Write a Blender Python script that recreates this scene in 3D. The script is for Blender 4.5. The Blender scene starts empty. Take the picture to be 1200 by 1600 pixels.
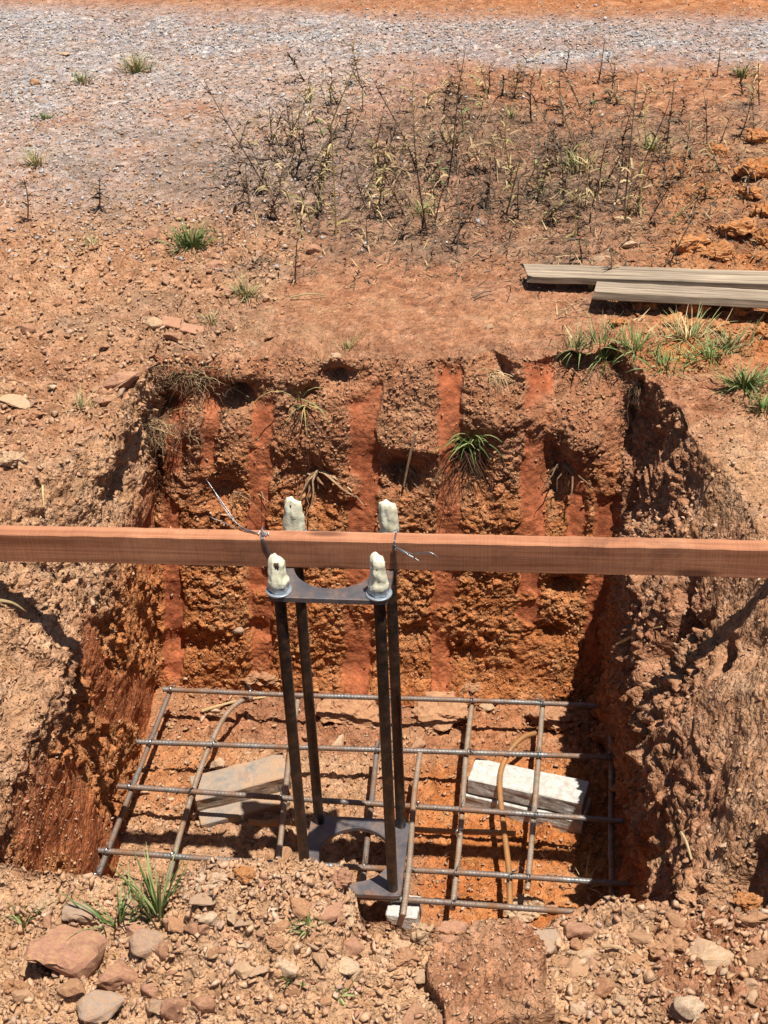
import bpy, bmesh, math, random
import numpy as np
from mathutils import Vector, Matrix, Euler

# ------------------------------------------------------------------ camera
sc = bpy.context.scene
FPX, PITCH, YAW, ROLL, HC = 2148.0, math.radians(32.47), math.radians(7.66), math.radians(-2.42), 1.55
G = -0.13          # ground level
ZF = -1.12         # pit floor
fw = Vector((-math.sin(YAW)*math.cos(PITCH), math.cos(YAW)*math.cos(PITCH), -math.sin(PITCH)))
r0 = Vector((math.cos(YAW), math.sin(YAW), 0)); u0 = r0.cross(fw)
cr = r0*math.cos(ROLL) + u0*math.sin(ROLL); cu = -r0*math.sin(ROLL) + u0*math.cos(ROLL)
CAM = Vector((0, 0, HC))
cd = bpy.data.cameras.new('camera'); cam = bpy.data.objects.new('camera', cd)
sc.collection.objects.link(cam)
cam.matrix_world = Matrix(((cr.x, cu.x, -fw.x, 0), (cr.y, cu.y, -fw.y, 0), (cr.z, cu.z, -fw.z, HC), (0, 0, 0, 1)))
cd.sensor_fit = 'VERTICAL'; cd.sensor_height = 32.0; cd.sensor_width = 24.0
cd.lens = FPX/1600*32.0; cd.clip_start = 0.05; cd.clip_end = 500
sc.camera = cam
sc.render.resolution_x = 768; sc.render.resolution_y = 1024

# ------------------------------------------------------------------ world, sun, exposure
SUN = Vector((0.207, -0.143, 0.967)).normalized()
world = bpy.data.worlds.new('World'); sc.world = world; world.use_nodes = True
wn = world.node_tree; wn.nodes.clear()
wo = wn.nodes.new('ShaderNodeOutputWorld'); wb = wn.nodes.new('ShaderNodeBackground')
sky = wn.nodes.new('ShaderNodeTexSky'); sky.sky_type = 'NISHITA'; sky.sun_disc = False
sky.sun_elevation = math.asin(SUN.z); sky.sun_rotation = math.atan2(SUN.x, SUN.y)
wb.inputs[1].default_value = 0.05
wn.links.new(sky.outputs[0], wb.inputs[0]); wn.links.new(wb.outputs[0], wo.inputs[0])
sl = bpy.data.lights.new('sun', 'SUN'); sl.energy = 5.0; sl.angle = math.radians(0.53); sl.color = (1, 0.95, 0.87)
so = bpy.data.objects.new('sun', sl); sc.collection.objects.link(so)
so.rotation_euler = (-SUN).to_track_quat('-Z', 'Y').to_euler(); so.location = (3, -2, 12)
sc.view_settings.view_transform = 'Standard'; sc.view_settings.look = 'None'
sc.view_settings.exposure = 0.78; sc.view_settings.gamma = 1.0
sc.view_settings.use_curve_mapping = False

# ------------------------------------------------------------------ helpers
C = sc.collection
RNG = random.Random(7); NR = np.random.default_rng(11)

def ray(px, py):
    return (fw + cr*((px-600)/FPX) - cu*((py-800)/FPX))
def at(px, py, z=None, Y=None):
    d = ray(px, py)
    t = (z-HC)/d.z if z is not None else Y/d.y
    return CAM + d*t
def mm(P):                      # metres per photo pixel at a point
    return (Vector(P)-CAM).dot(fw)/FPX

def h3(ix, iy, iz, s):
    n = (ix.astype(np.int64)*73856093) ^ (iy.astype(np.int64)*19349663) ^ (iz.astype(np.int64)*83492791) ^ (s*2654435761)
    n = (n ^ (n >> 13)) * 1274126177 & 0x7fffffff
    n = (n ^ (n >> 15)) * 2246822519 & 0x7fffffff
    n = n ^ (n >> 16)
    return ((n & 0xffffff)/float(0xffffff)).astype(np.float32)
def vnoise(P, freq, s):         # smooth value noise, -1..1
    q = P*freq; i = np.floor(q).astype(np.int32); f = (q-i).astype(np.float32); f = f*f*(3-2*f)
    r = 0
    for a in (0, 1):
        for b in (0, 1):
            for c in (0, 1):
                w = (f[:, 0] if a else 1-f[:, 0])*(f[:, 1] if b else 1-f[:, 1])*(f[:, 2] if c else 1-f[:, 2])
                r = r + w*h3(i[:, 0]+a, i[:, 1]+b, i[:, 2]+c, s)
    return r*2-1
def fbm(P, freq, s, o=3):
    r = 0; a = 1; t = 0
    for k in range(o):
        r = r+a*vnoise(P+k*3.7, freq*2**k, s+k); t += a; a *= .5
    return r/t
def worley(P, cell, s):         # clod field: cracks between tilted lumps; returns height 0..1 and lump id
    q = P/cell; b = np.floor(q-.5).astype(np.int32)
    F1 = np.full(len(P), 9, np.float32); F2 = F1.copy(); idr = np.zeros(len(P), np.float32); tl = idr.copy()
    for a in (0, 1):
        for c in (0, 1):
            for d in (0, 1):
                ix, iy, iz = b[:, 0]+a, b[:, 1]+c, b[:, 2]+d
                ex = q[:, 0]-(ix+.1+.8*h3(ix, iy, iz, s)); ey = q[:, 1]-(iy+.1+.8*h3(ix, iy, iz, s+1)); ez = q[:, 2]-(iz+.1+.8*h3(ix, iy, iz, s+2))
                D = np.sqrt(ex*ex+ey*ey+ez*ez); rr = h3(ix, iy, iz, s+3)
                t = ex*(h3(ix, iy, iz, s+4)-.5)+ey*(h3(ix, iy, iz, s+5)-.5)+ez*(h3(ix, iy, iz, s+6)-.5)
                n = D < F1
                F2 = np.where(n, F1, np.minimum(F2, D)); F1 = np.where(n, D, F1)
                idr = np.where(n, rr, idr); tl = np.where(n, t, tl)
    e = np.clip((F2-F1)*4.5, 0, 1)
    return e*(.1+.9*idr**1.6+tl*2.0), idr
def sstep(a, b, x):
    t = np.clip((x-a)/(b-a), 0, 1); return t*t*(3-2*t)

def mesh_np(name, V, F, smooth=False):
    me = bpy.data.meshes.new(name); V = np.asarray(V, np.float32); F = np.asarray(F, np.int32); k = F.shape[1]
    me.vertices.add(len(V)); me.vertices.foreach_set('co', V.ravel())
    me.loops.add(F.size); me.loops.foreach_set('vertex_index', F.ravel())
    me.polygons.add(len(F)); me.polygons.foreach_set('loop_start', np.arange(len(F), dtype=np.int32)*k)
    me.polygons.foreach_set('loop_total', np.full(len(F), k, np.int32))
    if smooth: me.polygons.foreach_set('use_smooth', np.ones(len(F), bool))
    me.update(calc_edges=True); return me
def attr(me, name, arr):
    a = me.attributes.new(name, 'FLOAT', 'POINT'); a.data.foreach_set('value', np.asarray(arr, np.float32))

def tag(o, label=None, cat=None, group=None, kind=None):
    if label: o['label'] = label
    if cat: o['category'] = cat
    if group: o['group'] = group
    if kind: o['kind'] = kind
    return o
def link(name, me, mat=None, parent=None, loc=None, rot=None, scale=None):
    o = bpy.data.objects.new(name, me); C.objects.link(o)
    if mat and me and not me.materials: me.materials.append(mat)
    if parent: o.parent = parent
    if loc is not None: o.location = loc
    if rot is not None: o.rotation_euler = rot
    if scale is not None: o.scale = scale
    return o
def empty(name, loc, rz=0):
    o = bpy.data.objects.new(name, None); C.objects.link(o); o.location = loc; o.rotation_euler = (0, 0, rz)
    o.empty_display_size = .05; return o

class MB:
    def __init__(s): s.v = []; s.f = []
    def add(s, V, F):
        n = len(s.v); s.v += [tuple(p) for p in V]; s.f += [tuple(i+n for i in q) for q in F]; return s
    def tube(s, pts, r, n=6, cap=True):
        pts = [Vector(p) for p in pts]; m = len(pts); rs = r if hasattr(r, '__len__') else [r]*m
        t0 = (pts[1]-pts[0]).normalized(); ref = Vector((0, 0, 1)) if abs(t0.z) < .9 else Vector((1, 0, 0))
        a = t0.cross(ref).normalized(); V = []; F = []
        for i in range(m):
            t = (pts[min(i+1, m-1)]-pts[max(i-1, 0)]).normalized()
            a = (a-t*a.dot(t)).normalized(); b = t.cross(a)
            for k in range(n):
                w = 2*math.pi*k/n; V.append(pts[i]+(a*math.cos(w)+b*math.sin(w))*rs[i])
        for i in range(m-1):
            for k in range(n):
                F.append((i*n+k, i*n+(k+1) % n, (i+1)*n+(k+1) % n, (i+1)*n+k))
        if cap: F.append(tuple(range(n-1, -1, -1))); F.append(tuple((m-1)*n+k for k in range(n)))
        return s.add(V, F)
    def blade(s, base, ang, L, w, lean, droop, n=4, twist=0):
        d = Vector((math.cos(ang), math.sin(ang), 0)); p = Vector(base); e = lean; V = []; F = []
        side = Vector((-d.y, d.x, 0)); side = (side*math.cos(twist)+Vector((0, 0, 1))*math.sin(twist))
        for i in range(n+1):
            t = i/n; ww = w*(1-t**1.6)*.5+.0002
            mid = p+Vector((0, 0, -ww*.5))
            V += [p-side*ww, mid, p+side*ww]
            p = p+(d*math.sin(e)+Vector((0, 0, 1))*math.cos(e))*(L/n); e += droop/n
        for i in range(n):
            for k in (0, 1): F.append((3*i+k, 3*i+k+1, 3*i+4+k, 3*i+3+k))
        return s.add(V, F)
    def mesh(s, name, smooth=False):
        me = bpy.data.meshes.new(name); me.from_pydata(s.v, [], s.f); me.update()
        if smooth: me.polygons.foreach_set('use_smooth', [True]*len(me.polygons))
        return me
    def build(s, name, mat, parent=None, smooth=False, **k): return link(name, s.mesh(name, smooth), mat, parent, **k)

# ------------------------------------------------------------------ materials
class NT:
    def __init__(s, name):
        s.m = bpy.data.materials.new(name); s.m.use_nodes = True; s.t = s.m.node_tree; s.t.nodes.clear()
        s.out = s.n('ShaderNodeOutputMaterial'); s.b = s.n('ShaderNodeBsdfPrincipled'); s.l(s.b.outputs[0], s.out.inputs[0])
    def n(s, k, **p):
        x = s.t.nodes.new(k)
        for a, v in p.items(): setattr(x, a, v)
        return x
    def l(s, a, b): s.t.links.new(a, b)
    def co(s): return s.n('ShaderNodeTexCoord').outputs['Object']
    def noise(s, scale, detail=4, rough=.6, vec=None, dist=0):
        x = s.n('ShaderNodeTexNoise'); x.inputs['Scale'].default_value = scale; x.inputs['Detail'].default_value = detail
        x.inputs['Roughness'].default_value = rough; x.inputs['Distortion'].default_value = dist
        s.l(vec if vec is not None else s.co(), x.inputs['Vector']); return x.outputs[0]
    def at(s, name): x = s.n('ShaderNodeAttribute'); x.attribute_name = name; return x.outputs['Fac']
    def ramp(s, fac, *st):
        x = s.n('ShaderNodeValToRGB'); e = x.color_ramp.elements
        while len(e) < len(st): e.new(.5)
        for q, (p, c) in zip(e, st): q.position = p; q.color = (c, c, c, 1) if isinstance(c, (int, float)) else (*c, 1)
        s.l(fac, x.inputs[0]); return x.outputs[0]
    def mix(s, fac, a, b, mode='MIX'):
        x = s.n('ShaderNodeMix', data_type='RGBA', blend_type=mode)
        for v, i in ((fac, 0), (a, 6), (b, 7)):
            if isinstance(v, (int, float)): x.inputs[i].default_value = v if i == 0 else (v, v, v, 1)
            elif isinstance(v, tuple): x.inputs[i].default_value = (*v, 1)
            else: s.l(v, x.inputs[i])
        return x.outputs[2]
    def math(s, op, a, b=0.0):
        x = s.n('ShaderNodeMath', operation=op)
        for v, i in ((a, 0), (b, 1)):
            if isinstance(v, (int, float)): x.inputs[i].default_value = v
            else: s.l(v, x.inputs[i])
        return x.outputs[0]
    def bump(s, h, strength=.5, dist=.005, prev=None):
        x = s.n('ShaderNodeBump'); x.inputs['Strength'].default_value = strength; x.inputs['Distance'].default_value = dist
        s.l(h, x.inputs['Height'])
        if prev is not None: s.l(prev, x.inputs['Normal'])
        s.l(x.outputs[0], s.b.inputs['Normal']); return x.outputs[0]
    def fin(s, col, rough=.9, metal=0, spec=.2, dim=1.0):
        if dim != 1.0: col = s.mix(1.0, col, dim, 'MULTIPLY')
        if isinstance(col, tuple): s.b.inputs['Base Color'].default_value = (*col, 1)
        else: s.l(col, s.b.inputs['Base Color'])
        if isinstance(rough, (int, float)): s.b.inputs['Roughness'].default_value = rough
        else: s.l(rough, s.b.inputs['Roughness'])
        s.b.inputs['Metallic'].default_value = metal; s.b.inputs['Specular IOR Level'].default_value = spec
        return s.m

def mat_soil():
    t = NT('red_laterite_soil'); co = t.co()
    big = t.noise(2.2, 3, .55, co); mid = t.noise(16, 5, .65, co); fine = t.noise(95, 5, .7, co)
    base = t.ramp(mid, (.28, (.26, .10, .048)), (.5, (.39, .18, .095)), (.75, (.51, .28, .165)))
    tan = t.ramp(mid, (.25, (.42, .215, .10)), (.55, (.57, .345, .20)), (.8, (.69, .465, .30)))
    orange = t.ramp(mid, (.25, (.36, .108, .03)), (.5, (.49, .172, .052)), (.78, (.60, .28, .11)))
    strip = t.ramp(t.noise(30, 4, .6, co), (.3, (.35, .098, .04)), (.7, (.50, .155, .07)))
    def cells(sc_):
        v = t.n('ShaderNodeTexVoronoi'); v.inputs['Scale'].default_value = sc_; t.l(co, v.inputs['Vector'])
        sp = t.n('ShaderNodeSeparateColor'); t.l(v.outputs['Color'], sp.inputs[0]); return sp.outputs[0]
    grav = t.ramp(cells(42), (0, (.15, .15, .155)), (.25, (.46, .45, .46)), (.5, (.33, .325, .335)), (.72, (.68, .65, .61)), (.86, (.40, .26, .18)), (1, (.56, .56, .58)))
    char = t.ramp(mid, (.3, (.15, .092, .062)), (.7, (.31, .205, .14)))
    c = t.mix(t.at('tan'), base, tan); c = t.mix(t.at('orange'), c, orange)
    c = t.mix(t.at('gravel'), c, grav); c = t.mix(t.at('char'), c, char)
    c = t.mix(t.at('strip'), c, strip)
    cl = t.at('clod')
    var = t.ramp(cl, (0, .6), (.5, 1.0), (1, 1.34))
    c = t.mix(.8, c, var, 'MULTIPLY')
    c = t.mix(.55, c, t.ramp(cells(62), (0, .68), (.5, 1.0), (1, 1.3)), 'MULTIPLY')
    speck = t.ramp(fine, (.3, .72), (.52, 1.0), (.75, 1.22)); c = t.mix(.75, c, speck, 'MULTIPLY')
    pal = t.math('MULTIPLY', t.ramp(t.noise(5, 4, .7, co), (.52, 0), (.72, 1)), t.math('SUBTRACT', 1.0, t.math('MAXIMUM', t.at('strip'), t.at('gravel'))))
    c = t.mix(t.math('MULTIPLY', pal, .35), c, (.56, .34, .18))
    def grains(sc_):
        v = t.n('ShaderNodeTexVoronoi'); v.inputs['Scale'].default_value = sc_; t.l(co, v.inputs['Vector'])
        return t.math('SUBTRACT', 1.0, v.outputs['Distance'])
    rg = t.math('SUBTRACT', 1.0, t.math('MULTIPLY', t.at('strip'), .85))
    b1 = t.bump(t.math('MULTIPLY', grains(42), t.at('gravel')), .9, .02); b1 = t.bump(t.math('MULTIPLY', grains(85), rg), .8, .009, b1); b1 = t.bump(t.math('MULTIPLY', grains(190), rg), .7, .004, b1)
    t.bump(t.noise(260, 5, .75, co), .6, .004, b1)
    return t.fin(c, 1.0, 0, .08, .76)
def mat_stone(name, cols, attrib=False, dustk=.8):
    t = NT(name); co = t.co()
    rnd = t.at('rnd') if attrib else t.n('ShaderNodeObjectInfo').outputs['Random']
    n = len(cols); c = t.ramp(rnd, *[(i/(n-1), k) for i, k in enumerate(cols)])
    f = t.noise(38, 5, .7, co); c = t.mix(.8, c, t.ramp(f, (.3, .6), (.5, 1.0), (.75, 1.25)), 'MULTIPLY')
    dust = t.ramp(t.noise(14, 4, .65, co), (.40, 0), (.62, 1)); c = t.mix(t.math('MULTIPLY', dust, dustk), c, (.52, .30, .155))
    b = t.bump(t.noise(60, 5, .7, co), .5, .006); t.bump(t.noise(260, 3, .7, co), .35, .002, b)
    return t.fin(c, .95, 0, .15, .78)
def mat_plain(name, a, b, scale=40, rough=.8, bs=.3, bd=.002, spec=.2, metal=0, stretch=None, rnd=.35):
    t = NT(name); co = t.co()
    if stretch:
        m = t.n('ShaderNodeMapping'); t.l(co, m.inputs[0]); m.inputs['Scale'].default_value = stretch; co = m.outputs[0]
    f = t.noise(scale, 5, .65, co); c = t.ramp(f, (.3, a), (.7, b))
    if rnd:
        o = t.n('ShaderNodeObjectInfo').outputs['Random']; c = t.mix(1.0, c, t.ramp(o, (0, 1-rnd), (1, 1+rnd)), 'MULTIPLY')
    if bs: t.bump(t.noise(scale*3, 4, .7, co), bs, bd)
    return t.fin(c, rough, metal, spec)
def mat_wood(name, dark, light, grain, rough=.75, saw=False):
    t = NT(name); co = t.co(); m = t.n('ShaderNodeMapping'); t.l(co, m.inputs[0]); m.inputs['Scale'].default_value = (1.4, 42, 42)
    g = t.noise(grain, 6, .7, m.outputs[0], .6)
    c = t.ramp(g, (.3, dark), (.68, light))
    blot = t.noise(5, 4, .6, co); c = t.mix(.6, c, t.ramp(blot, (.3, .72), (.6, 1.0), (.8, 1.15)), 'MULTIPLY')
    b = t.bump(g, .35, .003)
    if saw:
        m2 = t.n('ShaderNodeMapping'); t.l(co, m2.inputs[0]); m2.inputs['Scale'].default_value = (260, 3, 6)
        s = t.noise(1.0, 3, .6, m2.outputs[0]); b = t.bump(s, .4, .0022, b)
        c = t.mix(.5, c, t.ramp(s, (.3, .74), (.6, 1.05)), 'MULTIPLY')
        dust = t.ramp(t.noise(9, 5, .7, co), (.5, 0), (.75, 1)); c = t.mix(t.math('MULTIPLY', dust, .3), c, (.5, .27, .15))
        st = t.ramp(t.noise(3.2, 6, .75, co, 1.5), (.56, 0), (.68, 1)); c = t.mix(t.math('MULTIPLY', st, .45), c, (.12, .05, .028))
        vk = t.n('ShaderNodeTexVoronoi', distance='EUCLIDEAN'); m3 = t.n('ShaderNodeMapping'); t.l(co, m3.inputs[0]); m3.inputs['Scale'].default_value = (2.3, 9, 9); t.l(m3.outputs[0], vk.inputs['Vector']); vk.inputs['Scale'].default_value = 1.0
        c = t.mix(t.ramp(vk.outputs['Distance'], (.06, .8), (.13, 0)), c, (.09, .035, .02))
    return t.fin(c, rough, 0, .2)
def mat_rebar(name, a, b, rust, amt):
    t = NT(name); co = t.co(); c = t.ramp(t.noise(60, 5, .7, co), (.3, a), (.7, b))
    r = t.ramp(t.noise(11, 5, .7, co), (.62-amt, 0), (.8-amt*.6, 1)); c = t.mix(r, c, rust)
    t.bump(t.noise(350, 3, .6, co), .3, .001)
    return t.fin(c, t.ramp(r, (0, .42), (1, .85)), .35, .5)
M = {}
M['soil'] = mat_soil()
M['stone'] = mat_stone('mixed_dusty_stone', [(.36, .17, .10), (.50, .30, .18), (.40, .20, .125), (.56, .38, .25), (.33, .235, .185), (.46, .235, .15)])
M['pink'] = mat_stone('dusty_pink_rock', [(.40, .19, .125), (.47, .235, .16), (.36, .165, .105)])
M['cream'] = mat_stone('cream_rock', [(.60, .43, .28), (.54, .37, .23), (.66, .52, .38)])
M['greyrock'] = mat_stone('grey_brown_rock', [(.38, .26, .185), (.42, .32, .25), (.34, .20, .14)])
M['clod'] = mat_stone('red_soil_clod', [(.40, .19, .10), (.46, .24, .135), (.36, .155, .085)])
M['slabsoil'] = mat_stone('cracked_earth_slab', [(.40, .20, .12), (.40, .20, .12)])
M['orangeclod'] = mat_stone('orange_soil_clod', [(.46, .15, .035), (.52, .2, .055), (.42, .135, .035)])
M['pebble'] = mat_stone('loose_pebbles', [(.34, .155, .085), (.48, .27, .155), (.58, .40, .26), (.38, .18, .105), (.52, .31, .19), (.36, .28, .23)], True)
M['wallcrumb'] = mat_stone('red_wall_crumbs', [(.33, .14, .08), (.44, .21, .12), (.38, .165, .09), (.5, .28, .165)], True)
M['orangecrumb'] = mat_stone('orange_wall_crumbs', [(.36, .12, .04), (.48, .19, .065), (.42, .16, .06), (.54, .28, .12)], True)
M['rubble'] = mat_stone('tan_rubble', [(.42, .22, .13), (.56, .34, .21), (.48, .26, .16), (.64, .44, .30), (.46, .30, .21), (.40, .20, .13)], True)
M['gravel'] = mat_stone('crushed_grey_gravel', [(.22, .215, .22), (.50, .49, .49), (.36, .35, .355), (.68, .65, .61), (.36, .26, .21), (.44, .44, .46), (.52, .42, .34)], True, .3)
M['board'] = mat_wood('sawn_red_brown_timber', (.215, .082, .04), (.44, .19, .098), .9, .75, True)
M['plank'] = mat_wood('weathered_grey_plank', (.07, .048, .034), (.42, .33, .235), 1.9, .9)
M['blacksteel'] = mat_plain('black_oily_steel_rod', (.014, .012, .011), (.055, .040, .030), 22, .38, .2, .001, .5, .3, None, 0)
M['plate'] = mat_plain('mill_scale_steel_plate', (.075, .072, .082), (.20, .15, .125), 18, .36, .12, .001, .5, .55, None, 0)
def mat_steel(name, a, b_, rust, amt, dust, rough):
    t = NT(name); co = t.co(); c = t.ramp(t.noise(9, 5, .7, co), (.3, a), (.7, b_))
    r_ = t.ramp(t.noise(21, 6, .75, co), (.68-amt, 0), (.82-amt, 1)); c = t.mix(r_, c, rust)
    ge = t.n('ShaderNodeNewGeometry'); sx = t.n('ShaderNodeSeparateXYZ'); t.l(ge.outputs['Normal'], sx.inputs[0])
    d_ = t.math('MULTIPLY', t.ramp(t.noise(33, 5, .75, co), (.46, 0), (.7, 1)), dust); c = t.mix(d_, c, (.40, .22, .12))
    t.bump(t.noise(140, 4, .7, co), .22, .0015)
    return t.fin(c, t.math('ADD', t.math('MULTIPLY', t.math('MAXIMUM', r_, d_), .4), rough), .45, .5)
M['blacksteel'] = mat_steel('black_oily_steel_rod', (.012, .011, .011), (.045, .036, .03), (.11, .052, .03), .12, .22, .36)
M['plate'] = mat_steel('mill_scale_steel_plate', (.07, .07, .082), (.17, .16, .165), (.20, .10, .058), .14, .38, .34)
M['zinc'] = mat_plain('zinc_washer_steel', (.30, .34, .38), (.5, .54, .57), 60, .42, .2, .001, .5, .7, None, 0)
M['tape'] = mat_plain('cream_masking_tape', (.56, .52, .36), (.74, .71, .54), 45, .55, .5, .003, .25, 0, None, 0)
M['rebar'] = mat_rebar('grey_ribbed_rebar', (.085, .082, .08), (.23, .22, .205), (.20, .10, .05), .24)
M['rustbar'] = mat_rebar('rusty_ribbed_rebar', (.22, .13, .07), (.34, .2, .1), (.36, .155, .04), .3)
M['brownbar'] = mat_rebar('brown_weathered_rebar', (.22, .17, .13), (.40, .31, .23), (.24, .12, .055), .16)
M['wire'] = mat_plain('thin_steel_wire', (.14, .14, .145), (.3, .3, .31), 40, .35, 0, 0, .5, .8, None, 0)
def mat_conc(name, dust, dk=1.0):
    t = NT(name); co = t.co(); c = t.ramp(t.noise(60, 5, .7, co), (.3, (.30*dk, .28*dk, .25*dk)), (.68, (.55*dk, .525*dk, .47*dk)))
    d = t.ramp(t.noise(17, 5, .75, co), (.62-dust, 0), (.78-dust*.6, 1)); c = t.mix(d, c, (.36, .23, .145))
    b = t.bump(t.noise(70, 5, .75, co), .8, .006); t.bump(t.noise(300, 3, .7, co), .6, .002, b)
    return t.fin(c, 1, 0, .1)
M['conc'] = mat_conc('pale_concrete', .02); M['dustyconc'] = mat_conc('soil_dusted_concrete', .27, .5)
M['green'] = mat_plain('green_grass_blade', (.04, .085, .015), (.12, .175, .04), 25, .55, 0, 0, .3)
M['palegreen'] = mat_plain('pale_green_grass', (.12, .155, .05), (.27, .28, .115), 25, .6, 0, 0, .25)
M['straw'] = mat_plain('dry_straw', (.25, .175, .085), (.46, .35, .19), 25, .8, 0, 0, .2)
M['char'] = mat_plain('blackened_dead_weed', (.06, .044, .032), (.18, .13, .09), 30, .9, 0, 0, .1)
M['olive'] = mat_plain('yellowing_weed', (.18, .145, .05), (.36, .29, .115), 30, .7, 0, 0, .2)
M['root'] = mat_plain('dry_brown_root', (.15, .085, .05), (.38, .255, .15), 40, .9, .3, .002, .1)
M['darkroot'] = mat_plain('dark_hanging_root', (.05, .028, .018), (.13, .075, .045), 40, .9, 0, 0, .1)

# ------------------------------------------------------------------ terrain: one sheet with the pit dug into it
def lin(a, b, n, p=1.0): return a+(b-a)*(np.linspace(0, 1, n, endpoint=False)**p)
def useg():
    S = []   # (segment id, t)
    for sid, n in ((0, 10), (1, 135), (2, 55), (3, 125), (4, 250), (5, 75), (6, 85), (7, 75), (8, 10)):
        S.append(np.stack([np.full(n, sid), np.linspace(0, 1, n, endpoint=False)], 1))
    return np.concatenate(S)
def vseg():
    S = []
    for sid, n in ((0, 8), (1, 24), (2, 115), (3, 22), (4, 95), (5, 150), (6, 250), (7, 140), (8, 200), (9, 14)):
        S.append(np.stack([np.full(n, sid), np.linspace(0, 1, n, endpoint=False)], 1))
    return np.concatenate(S)
YN, YNB, YBB, YBT = 1.50, 1.62, 3.15, 3.345
U, V = useg(), vseg(); nu, nv = len(U), len(V)
vy = np.zeros(nv); vz = np.zeros(nv)
nodes = [(-60, G), (.6, G), (1.08, G), (YN, G), (YNB, ZF), (2.28, ZF), (YBB, ZF), (YBT, G), (4.25, G), (8.4, G), (60, G)]
for k in range(10):
    m = V[:, 0] == k; t = V[m, 1]
    ty = t**.35 if k == 0 else (t**3 if k == 9 else (t**1.15 if k == 8 else t))
    if k == 0: ty = 1-(1-t)**3
    vy[m] = nodes[k][0]+(nodes[k+1][0]-nodes[k][0])*ty; vz[m] = nodes[k][1]+(nodes[k+1][1]-nodes[k][1])*t
    if k == 6: vy[m] += .07*t**7
    if k == 7: vy[m] += .07*(1-t)
def ipl(y, *pts):
    return np.interp(y, [p[0] for p in pts], [p[1] for p in pts])
rimL = ipl(vy, (1.5, -1.22), (2.36, -1.26), (2.7, -1.22), (2.95, -1.16), (3.3, -1.10), (4.5, -1.10))
shL = ipl(vy, (1.5, -1.06), (2.4, -1.07), (2.9, -1.09), (3.2, -1.10))
botL = ipl(vy, (1.5, -1.06), (2.45, -1.08), (3.15, -1.13))
botR = ipl(vy, (1.5, .27), (2.4, .225), (3.2, .205))
shR = ipl(vy, (1.5, .31), (2.0, .29), (2.4, .262), (3.1, .215))
rimR = ipl(vy, (1.5, .52), (2.4, .50), (2.75, .45), (3.0, .37), (3.35, .28), (4.5, .28))
X = np.zeros((nv, nu)); Zx = np.zeros((nv, nu))
for j in range(nu):
    k, t = int(U[j, 0]), U[j, 1]
    if k == 0: X[:, j] = -60+56*(1-(1-t)**3); Zx[:, j] = G
    elif k == 1: X[:, j] = -4+(rimL+4)*(1-(1-t)**1.25); Zx[:, j] = G
    elif k == 2: X[:, j] = rimL+(shL-rimL)*t; Zx[:, j] = G+(-.39-G)*(t**.9)
    elif k == 3: X[:, j] = shL+(botL-shL)*t; Zx[:, j] = -.39+(ZF+.39)*t
    elif k == 4: X[:, j] = botL+(botR-botL)*t; Zx[:, j] = ZF
    elif k == 5: X[:, j] = botR+(shR-botR)*t; Zx[:, j] = ZF+(-.50-ZF)*t
    elif k == 6: X[:, j] = shR+(rimR-shR)*(.55*t+.45*t**1.6); Zx[:, j] = -.50+(G+.50)*t
    elif k == 7: X[:, j] = rimR+(2.6-rimR)*(t**1.3); Zx[:, j] = G
    else: X[:, j] = 2.6+57.4*t**3; Zx[:, j] = G
Y = np.repeat(vy[:, None], nu, 1); Zy = np.repeat(vz[:, None], nu, 1)
Z = np.maximum(Zx, Zy)
def blur(A, n):
    for _ in range(n):
        A[1:-1] = (A[:-2]+2*A[1:-1]+A[2:])/4; A[:, 1:-1] = (A[:, :-2]+2*A[:, 1:-1]+A[:, 2:])/4
    return A
P = np.stack([X, Y, Z], 2)
def gridn(P):
    du = np.zeros_like(P); dv = np.zeros_like(P)
    du[:, 1:-1] = P[:, 2:]-P[:, :-2]; du[:, 0] = du[:, 1]; du[:, -1] = du[:, -2]
    dv[1:-1] = P[2:]-P[:-2]; dv[0] = dv[1]; dv[-1] = dv[-2]
    n = np.cross(du, dv); n /= np.linalg.norm(n, axis=2, keepdims=True)+1e-12; return n
N = blur(gridn(P), 10); N /= np.linalg.norm(N, axis=2, keepdims=True)+1e-9
p = P.reshape(-1, 3).astype(np.float32); nrm = N.reshape(-1, 3).astype(np.float32)
x, y, z = p[:, 0], p[:, 1], p[:, 2]
vid = np.repeat(V[:, 0][:, None], nu, 1).ravel(); uid = np.repeat(U[:, 0][None], nv, 0).ravel()
zx, zy = Zx.ravel(), Zy.ravel()
near = (vid <= 2); top = (z > G-.002)
wB = (vid == 6) & (zy > zx-.001); wL = (np.isin(uid, (2, 3))) & (zx > zy+.001); wR = (np.isin(uid, (5, 6))) & (zx > zy+.001)
flo = (z < ZF+.002)
local = (np.abs(x) < 6) & (y > .4) & (y < 10)
pitd = sstep(.30, .0, np.maximum(np.maximum(rimL[0]*0-1.25-x, x-.55), np.maximum(1.45-y, y-3.42)))   # 1 in and round the pit
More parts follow.
